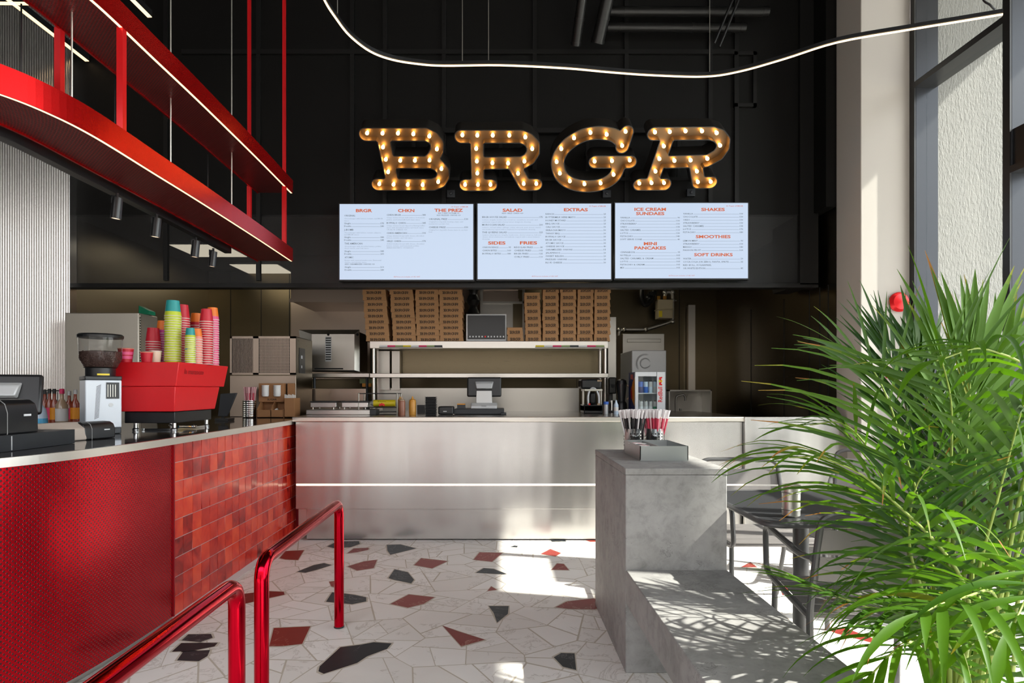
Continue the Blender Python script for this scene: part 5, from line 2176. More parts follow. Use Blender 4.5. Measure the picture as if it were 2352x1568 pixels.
# ================================================================== bar: cabinet, coffee equipment
g = MB()
g.box(PX(149, 5.0), PX(318, 5.0), 5.0, 5.28, 0.0, PZ(718, 5.0))
tc = thing('steel_cupboard', 'large plain steel cupboard in front of the ribbed wall', 'cupboard', (-3.2, 5.15, 0))
g.build('body', M['steel_cup'], tc, bevel=0.006)
g = MB()
g.box(PX(318, 5.0), PX(318, 5.0) + 0.003, 5.02, 5.03, 0.1, PZ(722, 5.0))
for k in range(30):
    g.box(PX(318, 5.0), PX(318, 5.0) + 0.004, 5.02, 5.028, 1.2 + k * .022, 1.21 + k * .022, 1)
g.build('hinge_strip', [M['lip'], M['steel_hole']], tc)
g = MB()
zc_ = PZ(718, 5.0) + .0004
g.hexa([(-3.03, 5.12, zc_), (-2.935, 5.10, zc_), (-2.935, 5.2, zc_), (-3.03, 5.2, zc_)],
       [(-3.03, 5.12, zc_ + .075), (-2.935, 5.10, zc_ + .03), (-2.935, 5.2, zc_ + .03), (-3.03, 5.2, zc_ + .075)])
single(g, 'green_box', M['green'], 'small dark green wedge-shaped box on top of the large steel cupboard', 'box')

# espresso machine
em = thing('espresso_machine', 'angular red espresso machine with paper cups on top', 'coffee machine', (-2.13, 3.95, 1.0))


def ring(x0, x1, y0, y1, z):
    return [(x0, y0, z), (x1, y0, z), (x1, y1, z), (x0, y1, z)]


g = MB()
g.hexa(ring(-2.31, -1.955, 3.665, 4.19, 1.119), ring(-2.325, -1.943, 3.655, 4.235, 1.270))
g.build('lower_shell', M['machine_red'], em, bevel=0.004)
g = MB()
g.hexa(ring(-2.332, -1.936, 3.647, 4.285, 1.271), ring(-2.345, -1.912, 3.64, 4.30, 1.416))
g.build('upper_shell', M['machine_red'], em, bevel=0.004)
g = MB()
g.box(-2.27, -1.965, 3.69, 4.16, 1.048, 1.118)
g.build('base', M['plastic'], em, bevel=0.004)
for x in (-2.22, -1.985):
    for y in (3.72, 4.13):
        g = MB()
        g.lathe([(0.018, 0.0), (0.020, 0.012), (0.012, 0.018), (0.012, 0.048)], (x, y, 1.0002), 12)
        g.build('foot', M['chrome'], em)
g = MB()
v, f = text_geo('la marzocco', 0.01, 2)
xs = [p[0] for p in v]
k = (3.955 - 3.715) / (max(xs) - min(xs))
g.add([(-1.9225 + (p[1] * k * .9) * .16 + .0025, 3.715 + (p[0] - min(xs)) * k, 1.348 + p[1] * k * 0.9) for p in v], f)
g.build('lettering', M['logo_red'], em, smooth=0)
g = MB()
g.box(-2.2, -1.98, 3.75, 4.1, 1.0005, 1.012)
g.tube(spline([(-2.0, 3.8, 1.02), (-1.95, 3.9, 1.015), (-2.0, 4.0, 1.02)], 5), 0.008, 8)
single(g, 'drip_tray', M['chrome'], 'shiny drip tray lying under the red espresso machine', 'tray')

# paper cups
CUPM = {}
for nm, c in (('teal', (0.02, 0.30, 0.30)), ('lime', (0.52, 0.62, 0.03)), ('red', (0.55, 0.012, 0.03)), ('orange', (0.85, 0.20, 0.02)), ('pink', (0.80, 0.10, 0.25)),
              ('magenta', (0.62, 0.05, 0.32)), ('salmon', (0.85, 0.28, 0.22)), ('cream', (0.80, 0.62, 0.48)), ('rim', (0.80, 0.74, 0.68))):
    CUPM[nm] = pmat('cup_' + nm, c, 0.45)
CUPP = {}


def cup_mesh(a, b, r, h):
    body, rim = MB(), MB()
    body.lathe([(r * .97, 0.003), (r * .90, h * .30)], (0, 0, 0), 20, 1, cap=False)
    body.lathe([(r * .90, h * .30), (r * .735, h)], (0, 0, 0), 20, 0, cap=False)
    body.lathe([(r * .735, h), (r * .70, h), (r * .69, h - .006), (0.0005, h - .006)], (0, 0, 0), 20, 2, cap=False)
    rim.lathe([(r * .97, 0.0), (r * 1.02, 0.0015), (r * .985, 0.0045)], (0, 0, 0), 20, 0, cap=False)
    return body, rim


NUM = ['topmost', 'second', 'third', 'fourth', 'fifth', 'sixth', 'seventh', 'eighth', 'ninth', 'tenth', 'eleventh', 'twelfth', 'thirteenth', 'fourteenth', 'fifteenth',
       'sixteenth', 'seventeenth', 'eighteenth', 'nineteenth', 'twentieth', 'twenty-first']
ZT = 1.4165
cups = [(397, 689, 3.84, .050, 'teal', 'lime', 'tallest stack'),
        (419, 698, 3.97, .046, 'red', 'red', 'stack behind the tallest one'),
        (352, 751, 3.93, .046, 'red', 'red', 'short stack nearest the grinder'),
        (375, 737, 4.02, .043, 'orange', 'magenta', 'stack behind the short red one'),
        (437, 752, 3.82, .032, 'teal', 'lime', 'slimmest stack'),
        (451, 721, 4.12, .043, 'orange', 'red', 'stack behind the slimmest one'),
        (452, 754, 3.93, .036, 'orange', 'salmon', 'low orange-topped stack'),
        (474, 712, 4.02, .043, 'red', 'red', 'tall red stack near the logo end'),
        (488, 707, 4.18, .043, 'orange', 'pink', 'hot pink stack')]
for px, pyt, d, r, a, b, nm in cups:
    h = 2.0 * r
    top = PZ(pyt, d)
    pitch = 0.0155 if r > .035 else 0.013
    n = max(2, int(round((top - ZT - h) / pitch)) + 1)
    x = PX(px, d)
    for k in range(n):
        lb = '%s paper cup, %s from the top in the %s' % (b if k < n - 1 else a, NUM[n - 1 - k], nm)
        if k == n - 1:
            lb = '%s paper cup topping the %s' % (a, nm)
        loc = (x + rnd.uniform(-.001, .001), d + rnd.uniform(-.001, .001), ZT + k * pitch)
        key = (a, b, r)
        if key not in CUPP:
            t = thing('paper_cup', lb, 'cup', loc, 0, 'upturned paper cups on the espresso machine')
            body, rim = cup_mesh(a, b, r, h)
            remember(t, [body.build('cup_body', [CUPM[a], CUPM[b], CUPM['rim']], t, local=True), rim.build('cup_rim', CUPM['rim'], t, local=True)])
            CUPP[key] = t
        else:
            dup(CUPP[key], loc, rnd.uniform(0, 6), lb)
for px, d, r, h, a, lb in ((289, 3.70, .044, .083, 'red', 'upright red paper cup with a pink print at the end of the machine'), (337, 3.72, .036, .062, 'red', 'small upright red paper cup on the machine'),
                           (357, 3.80, .036, .075, 'cream', 'cream paper cup between the red cups')):
    t = thing('paper_cup', lb, 'cup', (PX(px, d), d, ZT))
    g = MB()
    g.lathe([(r * .76, 0.0), (r * .98, h)], (0, 0, 0), 20)
    g.build('cup_body', CUPM[a], t, local=True)
    g = MB()
    g.lathe([(r * .98, h - .004), (r * 1.03, h - .001), (r * .98, h + .002), (r * .8, h + .003), (0.0005, h + .003)], (0, 0, 0), 20, cap=False)
    g.build('cup_rim', CUPM['salmon' if a == 'red' else 'rim'], t, local=True)
    if px == 289:
        g = MB()
        for zz in (.02, .045):
            g.lathe([(r * (.76 + .22 * zz / h) + .0008, zz), (r * (.76 + .22 * (zz + .018) / h) + .0008, zz + .018)], (0, 0, 0), 20, cap=False)
        g.build('print', CUPM['pink'], t, local=True)

# coffee grinder
gx, gy = PX(231, 3.5), 3.5
gr = thing('coffee_grinder', 'white coffee grinder with clear hopper of dark beans', 'coffee grinder', (gx, gy, 1.0), math.radians(43))
s_ = 0.088
z1, z2 = 1.328 - 1.0, 1.305 - 1.0
g = MB()
g.box(-s_, s_, -s_, s_, 0.035, z2)
g.build('body', M['grinder'], gr, bevel=0.006, local=True)
g = MB()
g.box(-s_ * .98, s_ * .98, -s_ * .98, s_ * .98, 0.0005, 0.035)
g.build('base', M['plastic2'], gr, bevel=0.004, local=True)
g = MB()
g.box(-s_ * 1.02, s_ * 1.02, -s_ * 1.02, s_ * 1.02, z2, z1)
g.build('top_cap', M['plastic'], gr, bevel=0.004, local=True)
g = MB()
g.lathe([(.075, z1), (.075, z1 + .045), (.085, z1 + .05)], (0, 0, 0), 24)
g.box(-.03, .03, -.08, -.074, z1 + .004, z1 + .014, 1)
g.build('hopper_neck', [M['plastic'], M['yellow']], gr, local=True)
g = MB()
zb = z1 + .05
g.lathe([(.08, zb), (.105, zb + .05), (.110, zb + .17)], (0, 0, 0), 28, cap=False)
hop_ = g.build('hopper', M['clear'], gr, local=True)
g = MB()
prof = [(.001, zb + .001), (.078, zb + .001), (.1035, zb + .05), (.106, zb + .088)]
g.lathe(prof, (0, 0, 0), 28, cap=False)
g.lathe([(.106, zb + .088), (.07, zb + .094), (.001, zb + .092)], (0, 0, 0), 28, cap=False)
rb = random.Random(2)
for k in range(420):
    a = rb.uniform(PI, 2.35 * PI)
    z = rb.uniform(zb + .005, zb + .09)
    rr = .078 + (.1035 - .078) * min(1, (z - zb) / .05) - .0012
    g.ball((rr * math.cos(a), rr * math.sin(a), z), 0.0045, 6, 4, 0, 0.8)
g.build('coffee_beans', M['beans'], hop_, local=True)
g = MB()
g.lathe([(.114, zb + .168), (.116, zb + .182), (.108, zb + .19), (.001, zb + .19)], (0, 0, 0), 28)
g.build('hopper_lid', M['plastic'], hop_, local=True)
g = MB()                                     # marks on the two visible faces (local -x and -y faces)
for k in range(26):
    z = .085 + k * .0072
    x = -.045 + k * .0004
    g.hexa([(x, -s_ - .001, z), (x + .022, -s_ - .001, z + .012), (x + .022, -s_, z + .012), (x, -s_, z)],
           [(x, -s_ - .001, z + .0028), (x + .022, -s_ - .001, z + .0148), (x + .022, -s_, z + .0148), (x, -s_, z + .0028)], 0)
g.build('vent_print', [M['plastic2'], M['plastic']], gr, local=True)
g = MB()
g.box(.012, .075, -s_ - .004, -s_, .20, .292)
for k in range(4):
    g.box(.018 + k * .012, .021 + k * .012, -s_ - .005, -s_ - .004, .21, .28, 1)
g.lathe([(.011, 0), (.011, .003)], (.035, -s_, .165), 14, 2, Matrix.Rotation(PI / 2, 4, 'X'))
g.lathe([(.008, 0), (.008, .003)], (-.03, -s_, .052), 14, 0, Matrix.Rotation(PI / 2, 4, 'X'))
g.build('control_badge', [M['plastic'], M['pipe'], M['grey_light']], gr, local=True)
g = MB()
g.box(-s_ - .001, -s_, -.005, .045, .045, .056, 1)
g.box(-s_ - .001, -s_, .03, .060, .044, .058, 0)
g.box(-s_ - .0015, -s_, .03, .042, .044, .054, 2)
g.build('maker_badge', [M['plastic'], M['navy'], M['orange']], gr, local=True)

# bar order terminal, printers and bottles
g = MB()
g.box(-2.42, -1.985, 2.42, 2.85, 1.0004, 1.066)
g.box(-1.985, -1.9835, 2.478, 2.483, 1.004, 1.062, 1)
tag(g.build('cash_drawer', [M['plastic2'], M['grey_light']], bevel=0.004), 'black cash drawer on the dark bar worktop', 'cash drawer')


def printer(loc, rz, lb, w, dp, h):
    t = thing('receipt_printer', lb, 'printer', loc, rz)
    g = MB()
    pr_ = [(-dp / 2, 0.0005), (dp / 2, 0.0005), (dp / 2, h * .8), (dp * .38, h * .96), (dp * .1, h), (-dp * .25, h * .98), (-dp * .42, h * .86), (-dp / 2, h * .6)]
    g.prism_x(pr_, -w / 2, w / 2)
    g.build('casing', M['plastic'], t, bevel=0.006, local=True, seg=3)
    g = MB()
    for k in range(1):
        g.prism_x([(a * 1.01, b * 1.01 + .0004) for a, b in pr_], -w / 2 + w * .22, -w / 2 + w * .235)
    g.build('seam', M['grey_ink'], t, local=True)
    g = MB()
    g.box(w * .12, w * .30, -dp / 2 - .002, -dp / 2 + .001, h * .50, h * .56)
    g.build('badge', M['white'], t, local=True)
    return t


p1 = printer((-2.085, 2.555, 1.0665), 1.50, 'black receipt printer on the bar cash drawer', .20, .15, .145)
p2 = printer((-2.10, 3.13, 1.0), 1.25, 'low black receipt printer beside the coffee grinder', .168, .14, .088)
g = MB()
g.prism_x([(-.09, .0005), (.10, .0005), (.10, .05), (.04, .088), (-.03, .09), (-.085, .06)], -.11, .11)
o = g.build('payment_base', M['beige_cover'], bevel=0.008, seg=3)
o.location = (PX(118, 2.98) + .02, 2.96, 1.0)
o.rotation_euler = (0, 0, 1.3)
tag(o, 'beige rounded device cover between the two black bar printers', 'device')
terminal((PX(-8, 3.0), 3.0, 1.0), 0.50, 'large order terminal with a grey hinge above the bar cash drawer', 1.14, 0.30)


def bottle(px, d, r, h, body, capm, labm, lb, neck=.35, ptop=None):
    t = thing('syrup_bottle', lb, 'bottle', (PX(px, d), d, 1.0))
    g = MB()
    g.lathe([(r * .95, .0005), (r, .008), (r, h * .58), (r * neck, h * .74), (r * neck * .9, h * .9)], (0, 0, 0), 16)
    g.build('body', body, t, local=True)
    g = MB()
    g.lathe([(r * neck * 1.15, h * .88), (r * neck * 1.15, h), (r * neck * .8, h * 1.01)], (0, 0, 0), 12)
    g.build('cap', capm, t, local=True)
    if labm:
        g = MB()
        g.lathe([(r * 1.015, h * .18), (r * 1.015, h * .50)], (0, 0, 0), 16, cap=False)
        g.build('paper_label', labm, t, local=True)
    return t


for a in ((103, 4.3, .028, .25, M['amber_liq'], M['plastic'], M['magenta'] if 'magenta' in M else M['pink'], 'black-capped syrup bottle nearest the blue gel bottle'),
          (114, 4.2, .028, .255, M['amber_liq'], M['plastic'], M['pink'], 'pink-labelled syrup bottle between the gel bottle and the tan one'),
          (125, 4.2, .028, .255, M['amber_liq'], M['plastic'], M['orange'], 'orange-labelled syrup bottle beside the tan bottle'),
          (159, 4.3, .030, .24, M['amber_liq'], M['grey_light'], M['pink'], 'pink-labelled red syrup bottle beside the coffee grinder'),
          (173, 4.3, .030, .25, M['amber_liq'], M['grey_light'], M['orange'], 'orange-labelled syrup bottle touching the coffee grinder')):
    b_ = bottle(*a)
bottle(142, 4.0, .036, .255, M['tan_liq'], M['pink'], M['white_paper'], 'tan syrup bottle with white label behind the beige device')
t = thing('gel_bottle', 'clear pump bottle of blue gel beside the bar order terminal', 'bottle', (PX(88, 3.75), 3.75, 1.0))
g = MB()
g.lathe([(.046, .0005), (.05, .02), (.048, .075)], (0, 0, 0), 18)
g.build('gel', M['blue_liq'], t, local=True)
g = MB()
g.lathe([(.049, .075), (.040, .13), (.016, .165)], (0, 0, 0), 18)
g.build('body', M['clear_blue'], t, local=True)
g = MB()
g.lathe([(.018, .165), (.018, .19), (.006, .194), (.006, .215)], (0, 0, 0), 12)
g.box(-.035, .012, -.008, .008, .213, .226)
g.build('pump', M['white'], t, local=True)
g = MB()
for px in range(92, 138, 8):
    q = P(px, 900, 4.6)
    g.cyl((q.x, 4.6, 1.0), (q.x, 4.6, q.z), .004, 6)
g.cyl(P(90, 897, 4.6), P(136, 897, 4.6), .005, 6)
single(g, 'wire_rail', M['plastic'], 'thin black wire rail behind the syrup bottles', 'rail')

# napkin caddy, straw pot and leaning tablet at the corner of the bar
t = thing('napkin_caddy', 'brown card caddy with white cup stacks and napkin bins before the ice machine', 'caddy', (PX(634, 5.45), 5.5, 1.0))
dC = 5.46
g = MB()
pbox(g, 594, 652, 880, 923, dC + .10, .07)
g.build('upper_box', M['wood_card'], t, bevel=0.002)
g = MB()
xA, xB, xM = PX(590, dC), PX(651, dC), PX(622, dC)
zl0, zl1, zl2 = 1.0005, PZ(941, dC), PZ(921, dC)
for x in (xA, xM, xB):
    g.prism_x([(dC, zl0), (dC + .17, zl0), (dC + .17, zl2), (dC + .10, zl2), (dC, zl1)], x - .003, x + .003)
g.box(xA, xB, dC, dC + .005, zl0, zl1)
g.box(xA, xB, dC, dC + .17, zl0, zl0 + .006)
g.box(xA, xB, dC + .16, dC + .17, zl0, zl2)
g.build('lower_bins', M['wood_card'], t)
g = MB()
pbox(g, 653, 676, 914, 957, dC, .16)
pbox(g, 660, 676, 880, 914, dC + .13, .03)
g.build('side_pocket', M['wood_card'], t, bevel=0.002)
g = MB()
text_fit(g, 'SUGAR', PX(614, dC + .1), PX(636, dC + .1), PZ(917, dC + .1), .017, dC + .0985, 0, .02)
g.build('lettering', M['ink'], t, smooth=0)
for px, lb in ((610, 'white cup stack in the caddy nearest the straw pot'), (637, 'white cup stack in the caddy beside its side pocket')):
    g = MB()
    q = P(px, 0, dC + .09)
    for k in range(6):
        z = PZ(910, dC + .09) + k * .016
        g.lathe([(.028, z), (.033, z + .022), (.031, z + .022)], (q.x, dC + .085, 0), 16)
    single(g, 'portion_cup_stack', M['white_paper'], lb, 'cups', 'white cups in the caddy')
g = MB()
for k in range(9):
    q = P(658 + k * 2.0, 905 + (k % 3), dC + .06)
    g.box(q.x - .003, q.x + .003, dC + .02 + .01 * k, dC + .026 + .01 * k, PZ(925, dC), q.z)
single(g, 'wooden_stirrers', M['white_paper'], 'bundle of pale wooden stirrers in the caddy side pocket', 'stirrers')
g = MB()
q = P(636, 938, dC + .06)
g.hexa([(q.x - .03, dC + .05, 1.01), (q.x + .03, dC + .05, 1.01), (q.x + .03, dC + .09, 1.01), (q.x - .03, dC + .09, 1.01)],
       [(q.x - .02, dC + .06, 1.075), (q.x + .002, dC + .06, 1.085), (q.x + .002, dC + .08, 1.085), (q.x - .02, dC + .08, 1.075)])
single(g, 'paper_napkin', M['white_paper'], 'white paper napkin tucked in the open caddy bin', 'napkin')

STR = {}


def straws(cx, cy_, z0, r, n, h, mats, lb, grp, seed, flare):
    r3 = random.Random(seed)
    for k in range(n):
        rr = r * math.sqrt((k + .5) / n) * .86
        a = k * 2.39996
        bx, by = rr * math.cos(a), rr * math.sin(a)
        q = (bx * flare + r3.uniform(-.006, .006), by * flare + r3.uniform(-.006, .006))
        hh = h * r3.uniform(.90, 1.03)
        d = Vector((q[0] - bx * .7, q[1] - by * .7, hh)).normalized()
        key = (tuple(m.name for m in mats), k % 3)
        rot = d.to_track_quat('Z', 'Y').to_euler()
        loc = (cx + bx * .7, cy_ + by * .7, z0)
        if key not in STR:
            t = thing('drinking_straw', lb, 'straw', loc, 0, grp)
            t.rotation_euler = rot
            g = MB()
            g.tube([(0, 0, 0), (0, 0, h * .84)], .0044, 6)
            c1 = g.build('tube', mats[k % len(mats)], t, local=True)
            g = MB()
            g.tube([(0, 0, h * .80), (0, 0, h * .93), (0.0008, 0, h)], [.0050, .0058, .0064], 6)
            c2 = g.build('paper_sleeve', mats[-1], t, local=True)
            remember(t, [c1, c2])
            STR[key] = t
        else:
            o = dup(STR[key], loc, None, lb, grp)
            o.rotation_euler = rot


def straw_pot(name, lb, x, y, z, r, h, ribs=False):
    t = thing(name, lb, 'pot', (x, y, z))
    g = MB()
    if ribs:
        pr_ = [(r * .93, .0005)]
        for k in range(9):
            pr_ += [(r * .94, h * (k + .2) / 9), (r, h * (k + .5) / 9), (r * .94, h * (k + .85) / 9)]
        pr_ += [(r, h), (r * .93, h), (r * .9, .004), (.0005, .004)]
    else:
        pr_ = [(r * .97, .0005), (r, .004), (r, h), (r * 1.02, h + .002), (r * .96, h), (r * .95, .004), (.0005, .004)]
    g.lathe(pr_, (0, 0, 0), 32, cap=False)
    g.build('body', M['chrome'], t, local=True)
    if not ribs:
        g = MB()
        for row in range(5):
            for c in range(18):
                if (c % 6) < 4:
                    a = 2 * PI * c / 18
                    R_ = Matrix.Rotation(a, 4, 'Z') @ Matrix.Rotation(PI / 2, 4, 'Y')
                    g.lathe([(.0042, 0), (.0042, .0008)], (r * math.cos(a), r * math.sin(a), h * (.28 + .13 * row)), 8, 0, R_)
        g.build('punched_holes', M['steel_hole'], t, local=True)
    return t


pk = pmat('pink_straw', (0.62, 0.05, 0.10), .5)
pk2 = pmat('pale_pink_straw', (0.75, 0.30, 0.34), .5)
slv = pmat('straw_sleeve', (0.80, 0.76, 0.76), .6)
slv2 = pmat('pink_striped_sleeve', (0.78, 0.42, 0.45), .6)
bk = pmat('black_straw', (0.015, 0.015, 0.017), .4)
x, y = PX(573, 5.5), 5.5
straw_pot('straw_pot', 'ribbed steel pot of pink straws on the bar worktop before the ice machine', x, y, 1.0, .062, .155, True)
straws(x, y, 1.006, .050, 24, .27, [pk2, pk, slv2], 'pink wrapped straw in the ribbed steel pot', 'straws in the ribbed pot', 4, 1.25)

t = thing('leaning_tablet', 'black tablet on a stand leaning beside the red espresso machine', 'tablet', (PX(515, 5.0), 5.0, 1.0))
a = [P(x, y, 4.9) for x, y in ((500, 956), (521, 956), (544, 902), (506, 904))]
g = MB()
g.hexa(a, [p + Vector((0.0, 0.018, 0)) for p in a])
g.build('plate', M['plastic2'], t, bevel=0.003)
g = MB()
g.box(PX(500, 4.95), PX(530, 4.95), 4.90, 5.02, 1.0004, 1.02)
g.box(PX(512, 4.95), PX(518, 4.95), 4.92, 4.94, 1.02, 1.12)
g.build('stand', M['plastic'], t)

# ================================================================== concrete bench block and its tray
BX0, BX1, BY0, BY1, BZ = 0.557, 1.005, 2.69, 3.54, 0.904
t = thing('concrete_block', 'tall grey concrete block carrying the condiment tray', 'block', ((BX0 + BX1) / 2, (BY0 + BY1) / 2, 0))
g = MB()
g.box(BX0, BX1, BY0, BY1, 0.0, BZ - .03)
g.build('body', M['concrete'], t, bevel=0.004)
g = MB()
g.box(BX0 - .001, BX1 + .001, BY0 - .001, BY1 + .001, BZ - .0295, BZ)
g.build('top_slab', M['concrete'], t, bevel=0.003)
t = thing('concrete_bench', 'low grey concrete bench running forward from the tall block', 'bench', ((BX0 + BX1) / 2, 1.8, 0))
g = MB()
g.box(BX0, BX1, 0.75, BY0 - .002, 0.456 - .15, 0.456)
g.build('seat_slab', M['concrete'], t, bevel=0.005)
g = MB()
g.box(BX0 + .10, BX1, 0.85, 2.30, 0.0, 0.306)
g.build('support_wall', M['concrete'], t, bevel=0.004)

dT = 2.97
t = thing('condiment_tray', 'divided grey metal tray on the concrete block', 'tray', (0.80, 3.15, BZ))
tx0, tx1, ty0, ty1, th = PX(1470, dT), PX(1581, dT), dT, 3.34, .072
xm = tx0 + (tx1 - tx0) * .40
g = MB()
w = .004
g.box(tx0, tx1, ty0, ty1, BZ + .0004, BZ + .005)
g.box(tx0, tx1, ty0, ty0 + w, BZ + .005, BZ + th)
g.box(tx0, tx1, ty1 - w, ty1, BZ + .005, BZ + th)
g.box(tx0, tx0 + w, ty0, ty1, BZ + .005, BZ + th)
g.box(tx1 - w, tx1, ty0, ty1, BZ + .005, BZ + th)
g.build('box', M['tray_metal'], t)
g = MB()
g.box(xm, xm + w, ty0 + w, ty1 - w, BZ + .006, BZ + th - .002)
g.build('divider', M['tray_metal'], t)
r4 = random.Random(6)
pr = None
for k in range(9):
    loc = (tx0 + .028 + r4.uniform(0, .04), ty0 + .13 + r4.uniform(0, .15), BZ + .046 + k * .0022)
    rz = r4.uniform(0, 3)
    if pr is None:
        g = MB()
        g.hexa([(-.022, -.035, 0), (.022, -.035, 0), (.022, .035, 0), (-.022, .035, 0)], [(-.020, -.033, .0018), (.020, -.033, .0024), (.020, .033, .0018), (-.020, .033, .0024)])
        g.box(-.022, .022, -.010, .010, .0018, .0026, 1)
        pr = g.build('sugar_sachet', [M['white_paper'], pk2])
        pr.location = loc
        tag(pr, 'small white and pink sachet heaped in the grey tray', 'sachet', 'sachets in the grey tray')
    else:
        dup(pr, loc, rz)
g = MB()
g.box(tx0 + .012, xm - .008, ty0 + .1, ty1 - .02, BZ + .0055, BZ + .044)
tag(g.build('sachet_pack', M['white_paper'], bevel=.004), 'white packet under the sachets inside the grey tray', 'packet')
rP = .0545
for px, nm, lb, ms, sl, gg in ((1455, 'straw_pot', 'punched steel pot of black straws behind the grey tray', [bk, bk, slv], 'black straw in white sleeve in the punched steel pot', 'black straws'),
                               (1503, 'straw_pot', 'punched steel pot of red striped straws behind the grey tray', [pk, pk, slv2, slv], 'red striped straw in the punched steel pot', 'red striped straws')):
    x, y = PX(px, 3.43), 3.42
    straw_pot(nm, lb, x, y, BZ, rP, .128)
    straws(x, y, BZ + .006, rP * .92, 40, .232, ms, sl, gg, px, 1.9)

# ================================================================== tables and chairs on the window side
TX0, TX1, TY0, TY1 = 1.03, 1.72, 2.34, 3.10
t = thing('dining_table', 'dark square table on a round steel leg beside the concrete block', 'table', ((TX0 + TX1) / 2, (TY0 + TY1) / 2, 0))


def rrect(x0, x1, y0, y1, r, n=6):
    o = []
    for cx, cy_, a0 in ((x1 - r, y1 - r, 0), (x0 + r, y1 - r, PI / 2), (x0 + r, y0 + r, PI), (x1 - r, y0 + r, 1.5 * PI)):
        for k in range(n + 1):
            a = a0 + PI / 2 * k / n
            o.append((cx + r * math.cos(a), cy_ + r * math.sin(a)))
    return o


g = MB()
g.prism_z(rrect(TX0 + .003, TX1 - .003, TY0 + .003, TY1 - .003, .06), .722, .7395)
g.build('tabletop', M['tabletop'], t)
g = MB()
g.tube([(a, b, .730) for a, b in rrect(TX0, TX1, TY0, TY1, .065)], .0125, 10, closed=True)
g.build('rim', M['chairmetal'], t)
g = MB()
cx, cy_ = (TX0 + TX1) / 2 - .03, (TY0 + TY1) / 2
g.cyl((cx, cy_, .012), (cx, cy_, .722), .033, 24)
g.lathe([(.12, .705), (.12, .722)], (cx, cy_, 0), 24)
g.build('leg', M['chairmetal'], t)
g = MB()
g.lathe([(.22, .0005), (.22, .010), (.05, .016)], (cx, cy_, 0), 32)
g.build('foot_plate', M['chairmetal'], t)

t = thing('steel_cup', 'shiny steel cup standing near the front of the dark table', 'cup', (PX(1817, 2.46), 2.46, .740))
g = MB()
g.lathe([(.030, .0005), (.034, .006), (.035, .125), (.037, .127), (.033, .127), (.031, .01), (.0005, .01)], (0, 0, 0), 28, cap=False)
g.build('body', M['pipe'], t, local=True)
g = MB()
for z in (.03, .098):
    g.lathe([(.0352, z - .003), (.0366, z), (.0352, z + .003)], (0, 0, 0), 28, cap=False)
g.build('ring_band', M['pipe'], t, local=True)


def chair(loc, rz, lb):
    """faces +Y: the back is at the -Y end"""
    t = thing('metal_armchair', lb, 'chair', loc, rz, 'grey metal armchairs')
    w, r = .255, .0125
    parts = []
    for sx in (-1, 1):
        g = MB()
        # rear leg, back post, arm and front loop in one bent tube
        g.tube(fillet([(sx * (w - .02), -.31, .0), (sx * w, -.25, .30), (sx * w, -.24, .45), (sx * (w - .01), -.275, .66), (sx * (w - .015), -.31, .80), (sx * .19, -.315, .825), (0, -.317, .825)], .05, 6), r, 10)
        parts.append(g.build('back_post', M['chairmetal'], t, local=True))
        g = MB()
        g.tube(fillet([(sx * w, -.275, .655), (sx * (w + .012), -.18, .645), (sx * (w + .012), .29, .655), (sx * (w + .005), .30, .45), (sx * w, .22, .435), (sx * w, -.24, .435)], .06, 6), r, 10)
        parts.append(g.build('armrest', M['chairmetal'], t, local=True))
        g = MB()
        g.tube([(sx * (w - .012), .225, .435), (sx * (w - .006), .245, .0005)], r, 10)
        parts.append(g.build('leg', M['chairmetal'], t, local=True))
    g = MB()
    for k in range(5):
        y0 = -.22 + k * .092
        g.box(-w + .01, w - .01, y0, y0 + .084, .444, .449)
    for y in (-.21, .22):
        g.tube([(-w, y, .436), (w, y, .436)], .010, 8)
    parts.append(g.build('seat', M['chairseat'], t, local=True, bevel=.001))
    g = MB()
    for z0, z1 in ((.575, .665), (.675, .765)):
        n = 8
        for k in range(n):
            xa_, xb_ = -w + .02 + (2 * w - .04) * k / n, -w + .02 + (2 * w - .04) * (k + 1) / n
            ca, cb = .02 * (1 - (xa_ / w) ** 2), .02 * (1 - (xb_ / w) ** 2)
            ya, yb = -.262 - (z0 - .57) * .22, -.262 - (z1 - .57) * .22
            lo_ = [(xa_, ya - ca, z0), (xb_, ya - cb, z0), (xb_, ya - cb + .004, z0), (xa_, ya - ca + .004, z0)]
            hi_ = [(xa_, yb - ca, z1), (xb_, yb - cb, z1), (xb_, yb - cb + .004, z1), (xa_, yb - ca + .004, z1)]
            g.hexa(lo_, hi_)
    parts.append(g.build('backrest', M['chairseat'], t, local=True))
    remember(t, parts)
    return t


c0 = chair((1.40, 2.38, 0), math.radians(-9), 'grey metal armchair pushed under the dark table, back towards the palm')
dup(c0, (1.46, 3.42, 0), math.radians(180), 'grey metal armchair on the far side of the dark table beside the concrete block')
dup(c0, (2.45, 3.95, 0), math.radians(150), 'grey metal armchair standing before the beige column behind the palm')

# fire alarm devices on the column
t = thing('alarm_bell', 'round red alarm bell high on the beige column', 'alarm', tuple(P(2060, 695, 4.8)))
Rx = Matrix.Rotation(PI / 2, 4, 'X')
g = MB()
c = P(2062, 694, 4.80)
g.lathe([(.075, 0.0), (.078, .02), (.06, .045), (.02, .055), (.0005, .056)], c, 24, 0, Rx, cap=False)
g.build('gong', M['red'], t)
g = MB()
g.lathe([(.045, 0.0), (.045, .012)], c + Vector((0, 0, 0)), 20, 0, Rx)
g.build('base', M['white'], t)
t = thing('call_point', 'red fire call point below the alarm bell on the beige column', 'alarm', tuple(P(2055, 858, 4.8)))
g = MB()
pbox(g, 2041, 2072, 848, 868, 4.76, .04)
g.build('housing', M['red'], t, bevel=.004)
g = MB()
pbox(g, 2050, 2063, 853, 863, 4.757, .004)
g.build('press_plate', M['white'], t)

